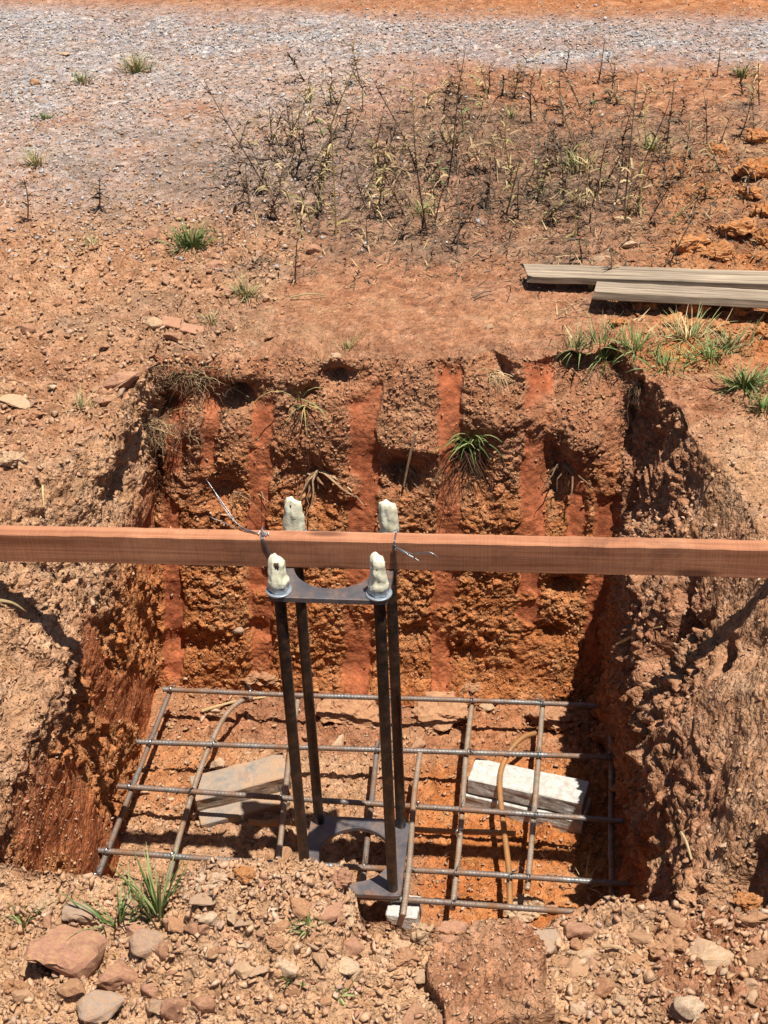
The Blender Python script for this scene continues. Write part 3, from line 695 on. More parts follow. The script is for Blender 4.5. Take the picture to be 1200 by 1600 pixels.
def rock_mesh(seed, lumpy=.0, npts=16):
    """angular stone: a hull, edges worn, faces roughened"""
    bm = hull(npts, seed, .72, .68)
    bmesh.ops.bevel(bm, geom=bm.edges[:], offset=.03, segments=1, affect='EDGES')
    bmesh.ops.triangulate(bm, faces=bm.faces[:])
    for _ in range(3): bmesh.ops.subdivide_edges(bm, edges=[e for e in bm.edges if e.calc_length() > (.07 if lumpy else .1)], cuts=1, use_grid_fill=True); bmesh.ops.triangulate(bm, faces=[f for f in bm.faces if len(f.verts) > 3])
    bm.normal_update()
    co = np.array([v.co for v in bm.verts], np.float32)+seed*.37
    d = fbm(co, 3.0, seed % 97, 3)*(.07+lumpy)+fbm(co, 12, seed % 89, 2)*(.022+lumpy*.4)
    if lumpy: d = d+(worley(co, .22, seed % 53)[0]-.4)*lumpy*1.6+(worley(co, .1, seed % 47)[0]-.4)*lumpy*.9
    for v, k in zip(bm.verts, d): v.co += v.normal*float(k)
    me = bpy.data.meshes.new('stone'); bm.to_mesh(me); bm.free(); return me
ROCK = [rock_mesh(900+i) for i in range(10)]; CLOD = [rock_mesh(950+i, .06, 26) for i in range(6)]
MEDIUM = [bm_np(hull(13, 700+i, .6+.02*i, .6)) for i in range(14)]
MEDME = [mesh_np('stone', *q) for q in MEDIUM]
cache = {}
def with_mat(me, m_):
    k = (me.name, m_)
    if k not in cache: c = me.copy(); c.materials.clear(); c.materials.append(M[m_]); cache[k] = c
    return cache[k]
def stone(px, py, w, h, m_, label, kind='stone', sink=.25, rz=None, protos=None, tilt=.25, group=None, deep=.8):
    loc, n = hit(px, py+h*.25); k = mm(loc); r = RNG
    pr = protos or (CLOD if kind == 'soil_clod' else ROCK)
    sx, sz = w*k*1.3, h*k*1.2; sy = max(sx*deep*.8, sz*.7)
    o = link(kind, with_mat(r.choice(pr), m_), None, None, loc=(loc.x, loc.y+sy*.2, loc.z+sz*(.5-sink)*.7),
             rot=(r.uniform(-tilt, tilt), r.uniform(-tilt, tilt), r.choice((0, math.pi))+r.uniform(-.3, .3) if rz is None else rz), scale=(sx, sy, sz*1.25))
    return tag(o, label, 'stone' if kind == 'stone' else 'soil clod', group)
STONES = [
 # near edge, left
 (92, 1500, 125, 105, 'pink', 'largest pinkish rock with grey facets at the near left edge', 'stone'),
 (122, 1432, 55, 30, 'greyrock', 'grey topped stone just behind the largest near left rock', 'stone'),
 (228, 1482, 62, 52, 'greyrock', 'grey faced stone wedged right of the largest near left rock', 'stone'),
 (258, 1446, 44, 50, 'pink', 'squarish pink stone at the foot of the tall grass blades', 'stone'),
 (212, 1462, 38, 34, 'pink', 'dark red stone left of the squarish pink stone by the grass', 'stone'),
 (257, 1488, 36, 40, 'pink', 'pointed pink stone below the squarish pink stone', 'stone'),
 (175, 1533, 82, 62, 'pink', 'broad pink rock low in front of the near left rock', 'stone'),
 (110, 1546, 40, 34, 'clod', 'dark red lump under the largest near left rock', 'stone'),
 (150, 1583, 76, 46, 'greyrock', 'grey boulder at the bottom edge, left of centre', 'stone'),
 (300, 1452, 26, 28, 'pink', 'small pink stone, left of a pair right of the grass', 'stone'),
 (318, 1454, 27, 30, 'pink', 'small pink stone, right of a pair right of the grass', 'stone'),
 (322, 1491, 36, 22, 'cream', 'flat cream stone below the pair of small pink stones', 'stone'),
 (380, 1521, 44, 22, 'cream', 'flat cream stone lying alone in the near rubble', 'stone'),
 (380, 1478, 24, 20, 'cream', 'small tan stone above the flat cream stone', 'stone'),
 (235, 1547, 36, 30, 'pink', 'pink stone right of the broad pink rock', 'stone'),
 (272, 1575, 42, 60, 'pink', 'upright pink stone at the bottom edge', 'stone'),
 (317, 1572, 38, 52, 'pink', 'narrow upright pink stone beside another at the bottom edge', 'stone'),
 (245, 1572, 26, 40, 'greyrock', 'thin grey stone squeezed between two pink ones at the bottom', 'stone'),
 (20, 1546, 40, 34, 'clod', 'red clod at the bottom left corner', 'soil_clod'),
 (65, 1418, 46, 32, 'cream', 'tan clod at the foot of the left pit wall', 'soil_clod'),
 # near edge, middle
 (546, 1483, 48, 40, 'pink', 'pink stone with a grey side near the middle of the near edge', 'stone'),
 (556, 1527, 34, 34, 'cream', 'squarish cream stone below the pink and grey stone', 'stone'),
 (465, 1550, 40, 28, 'clod', 'reddish stone among rubble at the bottom middle', 'stone'),
 (506, 1566, 28, 20, 'clod', 'small dark red stone at the bottom middle', 'stone'),
 (565, 1393, 30, 32, 'clod', 'rounded tan stone leaning by the front edge of the bottom plate', 'stone'),
 (330, 1382, 46, 30, 'cream', 'tan clod on the pit brink behind the grass blades', 'soil_clod'),
 (530, 1378, 40, 34, 'pink', 'pinkish clod on the brink left of the rounded tan stone', 'soil_clod'),
 (430, 1478, 34, 20, 'clod', 'crumbled red clod in the middle of the near rubble', 'soil_clod'),
 # near edge, right
 (703, 1466, 56, 48, 'pink', 'pinkish flat stone at the top left corner of the earth slab', 'stone'),
 (848, 1472, 60, 62, 'greyrock', 'grey brown rock right of the earth slab', 'stone'),
 (905, 1457, 44, 44, 'pink', 'square pink stone leaning on the grey brown rock', 'stone'),
 (910, 1497, 48, 28, 'cream', 'cream wedge shaped stone below the square pink stone', 'stone'),
 (820, 1425, 62, 40, 'cream', 'tan clod on the brink below the short bar', 'soil_clod'),
 (864, 1420, 24, 30, 'pink', 'small upright pink stone on the brink', 'stone'),
 (1107, 1507, 90, 46, 'cream', 'long tan rock pointing right at the near right edge', 'stone'),
 (1052, 1483, 70, 40, 'clod', 'tan clod touching the long tan rock', 'soil_clod'),
 (970, 1565, 20, 24, 'cream', 'small pale rounded stone at the bottom right', 'stone'),
 (1075, 1575, 50, 50, 'cream', 'tan chunk below the long tan rock', 'stone'),
 (660, 1462, 40, 44, 'cream', 'tan clod just left of the earth slab', 'soil_clod'),
 (632, 1500, 44, 30, 'clod', 'brown clod left of the earth slab', 'soil_clod'),
 (1170, 1410, 40, 30, 'orangeclod', 'orange clod on the right hand bank near the camera', 'soil_clod'),
 (1130, 1330, 44, 26, 'cream', 'pale stone half bedded in the right hand bank', 'stone'),
 # left ground beyond
 (20, 632, 52, 22, 'cream', 'flat tan stone at the left edge level with the pit rim', 'stone'),
 (45, 655, 50, 24, 'clod', 'brown clod below the flat tan stone on the left', 'soil_clod'),
 (188, 596, 56, 38, 'pink', 'large pink stone left of the dry turf lip', 'stone'),
 (300, 516, 40, 22, 'pink', 'flat pink stone, right one of a cluster left of the bare patch', 'stone'),
 (272, 506, 44, 26, 'pink', 'pink stone in the middle of the cluster left of the bare patch', 'stone'),
 (240, 506, 26, 22, 'cream', 'tan stone, left one of the cluster left of the bare patch', 'stone'),
 (267, 528, 30, 22, 'pink', 'pink stone, lowest of the cluster left of the bare patch', 'stone'),
 (364, 508, 24, 20, 'pink', 'single pink stone right of the stone cluster', 'stone'),
 (242, 368, 42, 30, 'pink', 'pink stone beside the green tuft left of the weeds', 'stone'),
 (487, 391, 32, 22, 'pink', 'pink stone at the foot of the left hand weeds', 'stone'),
 (42, 516, 28, 20, 'pink', 'pink stone on the left rubble slope', 'stone'),
 (335, 415, 30, 18, 'pink', 'flat pink stone below the green tuft', 'stone'),
 (160, 628, 30, 18, 'pink', 'small pink stone under the large one by the turf lip', 'stone'),
 (20, 720, 40, 30, 'cream', 'tan clod on the left bank above the board', 'soil_clod'),
 # far ground
 (985, 384, 24, 16, 'cream', 'cream stone lying beyond the planks', 'stone'),
 (935, 406, 18, 10, 'greyrock', 'small white stone just behind the rear plank', 'stone'),
 (52, 129, 22, 15, 'clod', 'dark brown stone on the gravel at far left', 'stone'),
 (100, 85, 18, 8, 'cream', 'whitish stone on the far gravel', 'stone'),
 (1118, 236, 36, 26, 'orangeclod', 'single orange clod among the weeds on the right', 'soil_clod'),
 (1180, 268, 60, 50, 'orangeclod', 'orange clod heap at the right edge beside the weeds', 'soil_clod'),
 (1170, 305, 50, 24, 'orangeclod', 'orange clod below the heap at the right edge', 'soil_clod'),
 (1150, 362, 70, 34, 'orangeclod', 'broad orange clod behind the planks', 'soil_clod'),
 (1080, 385, 60, 36, 'orangeclod', 'crumbly orange clod behind the middle of the planks', 'soil_clod'),
 (1192, 372, 30, 34, 'orangeclod', 'orange clod at the right edge behind the planks', 'soil_clod'),
 (765, 512, 14, 9, 'cream', 'tiny cream stone on the bare patch', 'stone'),
 (525, 557, 18, 10, 'cream', 'small cream stone on the far rim of the pit', 'stone'),
 (1085, 480, 44, 34, 'orangeclod', 'tan clod resting against the front plank', 'soil_clod'),
 (1130, 520, 60, 26, 'orangeclod', 'orange clod in the grass right of the pit', 'soil_clod'),
 (1010, 480, 40, 20, 'orangeclod', 'orange crumbs heap in front of the planks', 'soil_clod'),
 (1188, 216, 44, 30, 'orangeclod', 'orange clod at the right edge above the heap', 'soil_clod'),
 (1196, 332, 40, 34, 'orangeclod', 'orange clod cut by the right edge below the heap', 'soil_clod'),
 (1122, 398, 56, 28, 'orangeclod', 'orange clod touching the back of the rear plank', 'soil_clod'),
 (1192, 522, 44, 30, 'orangeclod', 'orange clod at the right edge in front of the planks', 'soil_clod'),
 (1160, 488, 40, 22, 'orangeclod', 'small orange clod under the front plank', 'soil_clod'),
 (1055, 505, 40, 20, 'orangeclod', 'low orange clod among the pale tufts', 'soil_clod'),
 (970, 505, 30, 16, 'orangeclod', 'small orange clod behind the tall green tuft', 'soil_clod'),
 # pit
 (371, 984, 26, 18, 'greyrock', 'grey stone stuck in the far wall', 'stone'),
 (735, 1078, 38, 22, 'clod', 'reddish clod at the foot of the far wall', 'soil_clod'),
 (340, 1196, 26, 32, 'cream', 'cream stone lying on the left hand pavers', 'stone'),
 (410, 1062, 60, 26, 'clod', 'dusty red clod where the far wall meets the floor', 'soil_clod'),
 (690, 1125, 110, 40, 'clod', 'broad red slab of soil on the floor behind the bars', 'soil_clod'),
 (540, 1120, 90, 36, 'clod', 'red slab of soil on the floor behind the cage', 'soil_clod'),
 (865, 1130, 80, 40, 'clod', 'red slab of soil by the hooked rusty bar', 'soil_clod'),
 (380, 1370, 40, 26, 'orangeclod', 'orange clod in front of the lower left bars', 'soil_clod'),
]
for px, py, w, h, m_, lab, kd in STONES:
    stone(px, py, w, h, m_, lab, kd, rz=None, deep=1.0 if w < 150 else 1.1)
def merge(name, pts, sizes, mat, label, cat='gravel', flat=.74, seed=0, lift=.18):
    g = np.random.default_rng(seed); Vs = []; Fs = []; R_ = []; off = 0
    for q, s_ in zip(pts, sizes):
        V_, F_ = SMALL[g.integers(len(SMALL))]
        a = g.normal(size=4); a /= np.linalg.norm(a); w, i, j, k = a
        Rm = np.array([[1-2*(j*j+k*k), 2*(i*j-k*w), 2*(i*k+j*w)], [2*(i*j+k*w), 1-2*(i*i+k*k), 2*(j*k-i*w)], [2*(i*k-j*w), 2*(j*k+i*w), 1-2*(i*i+j*j)]], np.float32)
        W = (V_*np.array([1, g.uniform(.55, 1), g.uniform(.5, 1)], np.float32))@Rm.T*s_; W[:, 2] *= flat; W += np.array(q, np.float32); W[:, 2] += s_*lift
        Vs.append(W); Fs.append(F_+off); off += len(V_); R_.append(np.full(len(V_), g.random(), np.float32))
    me_ = mesh_np(name, np.concatenate(Vs), np.concatenate(Fs)); attr(me_, 'rnd', np.concatenate(R_))
    return tag(link(name, me_, M[mat]), label, cat, None, 'stuff')
def earth_slab(px, py, w, d, th, rz, label):
    l, nn = hit(px, py); n_, m_ = 64, 72; gx, gy = np.meshgrid(np.linspace(-1, 1, n_), np.linspace(-1, 1, m_)); q = np.stack([gx.ravel()*w/2, gy.ravel()*d/2, np.zeros(gx.size)], 1).astype(np.float32)
    a = np.arctan2(q[:, 1], q[:, 0]); rad = np.maximum(np.abs(gx.ravel()), np.abs(gy.ravel())); lim = .80+.10*np.sin(2*a+1.2)+.09*np.sin(5*a+.4)+.16*fbm(q+4, 9, 5, 3)
    k = sstep(lim+.05, lim-.03, rad); w1_, c1_ = worley(q+7, .05, 11); w2_, c2_ = worley(q+9, .018, 12); w3_, c3_ = worley(q+3, .010, 13)
    crack = sstep(.05, .0, np.abs(fbm(q+2, 7, 21, 3)))*.014
    q[:, 2] = k*(th*(1+.25*gx.ravel())+.022*fbm(q, 9, 31, 3)+.007*(w1_-.3)+.006*(w2_-.3)+.003*w3_-crack)-.02
    q[:, :2] *= (1-.05*(1-k)[:, None])
    me_ = mesh_np('soil_clod', q, (lambda i: np.stack([i[:-1, :-1], i[:-1, 1:], i[1:, 1:], i[1:, :-1]], -1).reshape(-1, 4))(np.arange(n_*m_).reshape(m_, n_)), True)
    for nm, v in (('tan', np.full(len(q), .12)), ('orange', np.zeros(len(q))), ('gravel', np.zeros(len(q))), ('char', np.zeros(len(q))), ('strip', np.zeros(len(q))), ('clod', c2_*.6+c3_*.4)): attr(me_, nm, v)
    ob = tag(link('soil_clod', me_, M['soil'], None, loc=(l.x, l.y, l.z), rot=(.07, -.08, rz)), label, 'soil clod')
    pick = [i for i in np.random.default_rng(3).integers(0, len(q), 700) if k[i] > .6]
    cr_ = merge('crumbs', [q[i] for i in pick], [float(v) for v in .003+.013*np.random.default_rng(4).random(len(pick))**3], 'rubble', None, None, seed=66, lift=.1)
    cr_.parent = ob
earth_slab(768, 1545, .195, .23, .058, .3, 'huge flat red-brown slab of earth at the near edge')
HUE = {'stone': 'dusty brownish', 'pink': 'pinkish', 'cream': 'pale cream', 'clod': 'reddish brown'}
def many(boxes, n, smin, smax, phrase, mats, sd, sink=.10):
    """boxes: (x0, y0, x1, y1, where)"""
    r = random.Random(sd); c = 0
    while c < n:
        b = r.choice(boxes); px, py = r.uniform(b[0], b[2]), r.uniform(b[1], b[3]); loc, nn = hit(px, py)
        if loc is None or nn.z < .25: continue
        k = mm(loc); f_ = r.random()**2.0; s_ = (smin+(smax-smin)*f_)*k; m_ = r.choice(mats)
        big = f_ > .3
        o = link('stone', with_mat(r.choice(ROCK if big and smax > 28 else MEDME), m_), None, None, loc=(loc.x, loc.y, loc.z+s_*sink), rot=(r.uniform(-.6, .6), r.uniform(-.6, .6), r.uniform(0, 6.3)),
                 scale=(s_*r.uniform(.9, 1.35), s_*r.uniform(.7, 1), s_*r.uniform(.6, .95)))
        lab = f"{'larger' if big else 'small'} {HUE[m_]} {phrase} {b[4]}"
        tag(o, lab, 'stone', lab.replace('stone', 'stones', 1)); c += 1
many([(0, 1400, 330, 1600, 'around the big near left rocks'), (330, 1400, 640, 1600, 'in the middle of the near edge'), (150, 1400, 480, 1500, 'round the tall grass blades'), (640, 1450, 960, 1600, 'round the huge earth slab'), (900, 1430, 1200, 1600, 'round the long tan rock')],
     120, 16, 58, 'stone in the rubble', ['stone', 'stone', 'pink', 'cream', 'clod'], 1, .04)
many([(0, 370, 240, 560, 'at the far left edge'), (0, 560, 240, 720, 'on the left bank'), (230, 390, 430, 560, 'near the pink stone cluster')], 66, 11, 30, 'stone on the rubbly ground', ['stone', 'pink', 'clod', 'stone'], 2)
many([(280, 1170, 470, 1370, 'round the left pavers'), (470, 1250, 640, 1370, 'inside the cage plate'), (460, 1100, 900, 1170, 'behind the rear bars')], 52, 11, 34, 'stone on the pit floor', ['stone', 'clod', 'cream'], 3)
many([(1010, 950, 1200, 1200, 'below the board'), (1060, 1200, 1200, 1440, 'close to the camera')], 14, 10, 24, 'stone on the right hand bank', ['clod', 'cream', 'clod'], 4)

# uncountable crumbs, pebbles and gravel
def scat_top(n, x0, x1, y0, y1, s0, s1, seed, prob=None, pw=3):
    g = np.random.default_rng(seed); P_ = []; S_ = []
    while len(P_) < n:
        X_, Y_ = g.uniform(x0, x1), g.uniform(y0, y1)
        if prob is not None and g.random() > prob(X_, Y_): continue
        l, nn = down(X_, Y_)
        if l is None: continue
        P_.append(l); S_.append(s0+(s1-s0)*g.random()**pw)
    return P_, S_
def on_strip(q):
    for (xa, za), (xb, zb), hw in STR:
        if zb-.03 < q.z < za+.03 and abs(q.x-(xa+(xb-xa)*(q.z-za)/(zb-za))) < hw*.9: return q.y > 3.0
    return False
def scat_px(n, boxes, s0, s1, seed, pw=3, nmin=-9):
    g = np.random.default_rng(seed); P_ = []; S_ = []
    while len(P_) < n:
        b = boxes[g.integers(len(boxes))]; l, nn = hit(g.uniform(b[0], b[2]), g.uniform(b[1], b[3]))
        if l is None or nn.z < nmin or (l.z < G-.05 and on_strip(l) and g.random() < .9): continue
        P_.append(l+nn*.001); S_.append(s0+(s1-s0)*g.random()**pw)
    return P_, S_
merge('soil_crumbs', *scat_top(7500, -.85, .5, 1.12, 1.54, .004, .022, 1), 'pebble', 'loose crumbs and pebbles along the near edge', 'soil crumbs', seed=1)
merge('soil_crumbs', *scat_top(6500, -2.3, -.75, 2.3, 5.0, .006, .03, 2, lambda a, b: 1 if a < -.95-.1*(b-3) else .35), 'pebble', 'loose crumbs and pebbles on the ground left of the pit', 'soil crumbs', seed=2)
merge('soil_crumbs', *scat_top(3800, -.95, .75, 3.34, 4.6, .003, .013, 3, lambda a, b: .65 if math.hypot((a+.33)/.9, (b-3.75)/.4) < 1 else 1), 'pebble', 'fine crumbs on the ground beyond the pit', 'soil crumbs', seed=3)
merge('soil_crumbs', *scat_px(2600, [(170, 1090, 960, 1420)], .005, .026, 4, 2.5, .4), 'pebble', 'crumbs and pebbles on the pit floor', 'soil crumbs', seed=4)
merge('soil_crumbs', *scat_top(900, -1.0, .22, 1.66, 2.4, .006, .03, 41, None, 2.2), 'rubble', 'crumbs on the hidden near part of the pit floor', 'soil crumbs', seed=41)
merge('soil_crumbs', *scat_px(3200, [(985, 600, 1200, 1420), (0, 640, 230, 1380), (0, 850, 130, 1380)], .004, .018, 5, 3), 'pebble', 'crumbs clinging to the side banks of the pit', 'soil crumbs', seed=5)
merge('soil_crumbs', *scat_px(3400, [(240, 560, 985, 760)], .005, .022, 51, 2.6), 'wallcrumb', 'red crumbs clinging to the upper far wall of the pit', 'soil crumbs', seed=51)
merge('soil_crumbs', *scat_px(3200, [(240, 720, 960, 1080)], .005, .022, 52, 2.6), 'orangecrumb', 'orange crumbs clinging to the lower far wall of the pit', 'soil crumbs', seed=52)
merge('soil_crumbs', *scat_top(3800, -3.3, -.5, 4.0, 6.4, .009, .03, 53, lambda a, b: max(.1, min(1, (-a-.1)*.6))), 'pebble', 'tan chips on the ground left of the weeds', 'soil crumbs', seed=53)
merge('soil_crumbs', *scat_top(2600, -2.1, -.85, 2.5, 4.6, .014, .042, 54, None, 2.2), 'rubble', 'tan rubble covering the ground left of the pit', 'soil crumbs', seed=54)
merge('soil_crumbs', *scat_top(2400, .15, 1.0, 3.36, 5.2, .006, .03, 55, lambda a, b: min(1, max(.05, (a-.1)*2))), 'orangecrumb', 'orange crumbs round the planks', 'soil crumbs', seed=55)
merge('soil_crumbs', *scat_top(1300, .22, .9, 2.4, 3.4, .006, .028, 56), 'rubble', 'tan crumbs on the ground right of the pit', 'soil crumbs', seed=56)
merge('soil_crumbs', *scat_top(2600, -.9, .55, 1.1, 1.52, .010, .034, 57, None, 2.0), 'rubble', 'larger tan rubble along the near edge', 'soil crumbs', seed=57)
merge('gravel', *scat_top(9500, -3.6, 1.3, 5.6, 7.8, .012, .034, 6, lambda a, b: math.exp(-((b-(6.90-.06*a))/.42)**2)+(.35*(b < 6.7) if a < -.8 else .06)), 'gravel', 'grey crushed stone of the far gravel track', 'gravel', seed=6)
merge('gravel', *scat_top(5200, -3.1, -.2, 4.0, 6.3, .010, .034, 7, lambda a, b: max(.05, min(1, (-a-.3)*.6))), 'gravel', 'scattered grey chips on the ground left of the weeds', 'gravel', seed=7)
merge('soil_crumbs', *scat_top(4200, -3.2, 1.2, 4.2, 7.9, .008, .028, 8), 'pebble', 'scattered reddish pebbles among the far weeds', 'soil crumbs', seed=8)

# ------------------------------------------------------------------ plants
def tuft(px, py, n, L, spread, mats, label, seed, group=None, w=.004, lean=.25, droop=.9, name='grass_tuft', cat='grass'):
    """L and spread in photo pixels"""
    r = random.Random(seed); loc, nn = hit(px, py); n = int(n*1.5)
    k = mm(loc); root = empty(name, (loc.x, loc.y, loc.z-.003)); tag(root, label, cat, group)
    for i, m_ in enumerate(mats):
        mb = MB()
        for _ in range(n//len(mats)):
            a = r.uniform(0, 6.283); R_ = abs(r.gauss(0, .45))*spread*k*.5
            mb.blade((R_*math.cos(a)*1.0, R_*math.sin(a)*.8, 0), a+r.uniform(-.7, .7), L*k*r.uniform(.5, 1.15), w*.68*r.uniform(.6, 1.2), abs(r.gauss(0, lean))+.05, r.uniform(.2, 1.4)*droop, 5, r.uniform(-.5, .5))
        mb.build(('green_blades', 'dry_blades', 'pale_blades')[0 if m_ == 'green' else (1 if m_ == 'straw' else 2)], M[m_], root)
    return root
tuft(212, 112, 90, 34, 55, ['green', 'straw'], 'green grass tuft on the far gravel', 1, w=.007, lean=.6)
tuft(300, 384, 120, 46, 62, ['green', 'palegreen'], 'bright green tuft on the left between pink stones', 2, w=.006, lean=.7)
tuft(385, 462, 70, 38, 60, ['palegreen', 'straw'], 'pale half dry tuft left of the bare patch', 3, w=.005, lean=.8)
tuft(940, 560, 70, 66, 80, ['green', 'palegreen'], 'tall green tuft overhanging the back right rim of the pit', 4, w=.0055, lean=.6)
tuft(995, 545, 50, 50, 100, ['palegreen', 'green'], 'pale green tuft beside the tall one on the back right rim', 5, w=.005, lean=.8)
tuft(1075, 530, 80, 52, 90, ['palegreen', 'straw'], 'loose pale tuft in front of the planks', 6, w=.005, lean=.7)
tuft(1110, 560, 70, 46, 90, ['palegreen', 'green'], 'pale green tuft right of the pit among orange crumbs', 7, w=.005, lean=.8)
tuft(1165, 605, 100, 54, 70, ['green', 'palegreen'], 'dark green tuft at the right edge below the orange soil', 8, w=.006, lean=.7)
tuft(1040, 575, 44, 46, 90, ['green', 'palegreen'], 'green tuft at the back right corner of the pit', 33, w=.005, lean=.8)
tuft(1140, 545, 60, 50, 80, ['palegreen', 'straw'], 'pale tuft between the planks and the dark green tuft', 34, w=.005, lean=.7)
tuft(900, 545, 30, 50, 60, ['palegreen', 'green'], 'low green tuft left of the tall one on the back right rim', 35, w=.005, lean=.9)
tuft(1190, 640, 40, 44, 50, ['green', 'palegreen'], 'small green tuft cut by the right edge of the picture', 9, w=.005, lean=.6)
tuft(250, 1432, 20, 130, 60, ['green', 'palegreen'], 'tall dark green grass blades standing on the near brink', 10, w=.008, lean=.25, droop=.5)
tuft(185, 1448, 24, 84, 110, ['green', 'palegreen'], 'spreading green grass clump left of the tall blades on the near edge', 11, w=.0055, lean=.8)
tuft(38, 1446, 14, 58, 36, ['green', 'palegreen'], 'small green tuft at the left end of the near edge', 12, w=.006, lean=.45)
tuft(125, 640, 26, 40, 50, ['palegreen', 'straw'], 'sparse pale tuft on the left bank above the board', 13, w=.004, lean=.6)
tuft(330, 505, 18, 34, 30, ['palegreen', 'straw'], 'thin dark tuft beside the cluster of pink stones', 14, w=.004, lean=.5)
tuft(58, 258, 50, 34, 44, ['straw', 'palegreen'], 'dry olive tuft at far left', 15, w=.006, lean=.4)
tuft(128, 130, 40, 24, 34, ['straw', 'palegreen'], 'dry straw tuft on the gravel left of the green one', 16, w=.007, lean=.3)
tuft(70, 186, 24, 16, 28, ['green', 'palegreen'], 'tiny bright green sprig at far left', 17, w=.008, lean=.6)
tuft(145, 388, 30, 28, 60, ['straw', 'palegreen'], 'flattened dry tuft at the left above the rubble', 18, w=.005, lean=.9)
tuft(480, 1450, 16, 26, 50, ['palegreen', 'green'], 'few green blades flat in the middle of the near rubble', 19, w=.004, lean=1.0)
tuft(460, 1530, 14, 34, 60, ['green', 'straw'], 'thin green blades low in the near rubble', 20, w=.004, lean=1.0)
tuft(530, 1555, 14, 30, 40, ['green', 'palegreen'], 'dark green sprig at the bottom middle', 21, w=.004, lean=.9)
tuft(915, 1385, 12, 62, 30, ['straw', 'straw'], 'dry straw sprig standing on the brink below the right bars', 22, w=.0032, lean=.35, droop=.4)
tuft(1160, 120, 30, 26, 40, ['green', 'palegreen'], 'fresh green sprig at the far right by the gravel', 23, w=.009, lean=.6)
tuft(800, 185, 20, 26, 40, ['palegreen', 'straw'], 'pale sprig at the back of the burnt weeds', 24, w=.007)
tuft(700, 225, 40, 30, 80, ['palegreen', 'straw'], 'pale yellow green sprouts in the middle of the weeds', 25, w=.007, lean=.7)
tuft(905, 270, 46, 50, 60, ['palegreen', 'olive'], 'leafy yellow green weed clump in the burnt patch', 26, w=.008, lean=.5)
tuft(1020, 235, 34, 36, 50, ['palegreen', 'olive'], 'yellowing sprouts at the right of the burnt patch', 27, w=.008, lean=.5)
tuft(660, 335, 40, 34, 70, ['palegreen', 'olive'], 'yellow green sprouts at the front of the burnt patch', 28, w=.006, lean=.7)
tuft(480, 160, 18, 26, 30, ['palegreen', 'olive'], 'small yellow sprig at the back left of the weeds', 29, w=.007)
tuft(545, 545, 22, 26, 34, ['straw', 'palegreen'], 'small straw sprig on the far rim of the pit', 30, w=.0035)
tuft(925, 450, 14, 30, 24, ['palegreen', 'straw'], 'small sprig at the left end of the front plank', 31, w=.004)
tuft(960, 480, 16, 26, 60, ['straw', 'straw'], 'dry straw strands in front of the planks', 32, w=.003, lean=1.0)

def stalk_pts(a, b, r, wob, n=8):
    d = b-a; L = d.length; out = []; s1, s2 = r.uniform(-1, 1), r.uniform(-1, 1); p1, p2_ = r.uniform(0, 6), r.uniform(0, 6)
    for i in range(n+1):
        t = i/n; out.append(a+d*t+Vector((s1*math.sin(t*3+p1)-s1*math.sin(p1)*(1-t), s2*math.sin(t*4+p2_)*.6-s2*math.sin(p2_)*.6*(1-t), 0))*wob*L*(1 if 0 < i else 0))
    return out
def weed(base_px, tip_px, m_, label, seed, leaves=10, group=None, r0=.0035, leafm=None, twigs=4):
    r = random.Random(seed); loc, nn = hit(*base_px); d = ray(*tip_px)
    t = loc.y/d.y if abs(d.y) > 1e-6 else 0; tip = CAM+d*t; tip.y += r.uniform(-.04, .04)
    root = empty('dead_weed', loc); tag(root, label, 'weed', group); pts = stalk_pts(Vector((0, 0, -.01)), tip-loc, r, .05)
    mb = MB(); mb.tube(pts, [r0*(1-.65*i/(len(pts)-1)) for i in range(len(pts))], 5)
    L = (tip-loc).length
    for _ in range(twigs):
        i = r.randint(2, len(pts)-1); q = pts[i]; e = q+Vector((r.uniform(-1, 1), r.uniform(-.6, .6), r.uniform(-.1, .9)))*L*.16
        mb.tube(stalk_pts(q, e, r, .1, 3), [r0*.5, r0*.45, r0*.35, r0*.2], 4)
    mb.build('stem', M[m_], root)
    lb = MB()
    for _ in range(leaves):
        i = r.randint(1, len(pts)-1); q = pts[i]
        lb.blade(q, r.uniform(0, 6.28), r.uniform(.025, .08), r.uniform(.004, .010), r.uniform(.3, 1.6), r.uniform(.8, 2.6), 4, r.uniform(-1, 1))
    if leaves: lb.build('leaves', M[leafm or m_], root)
    return root
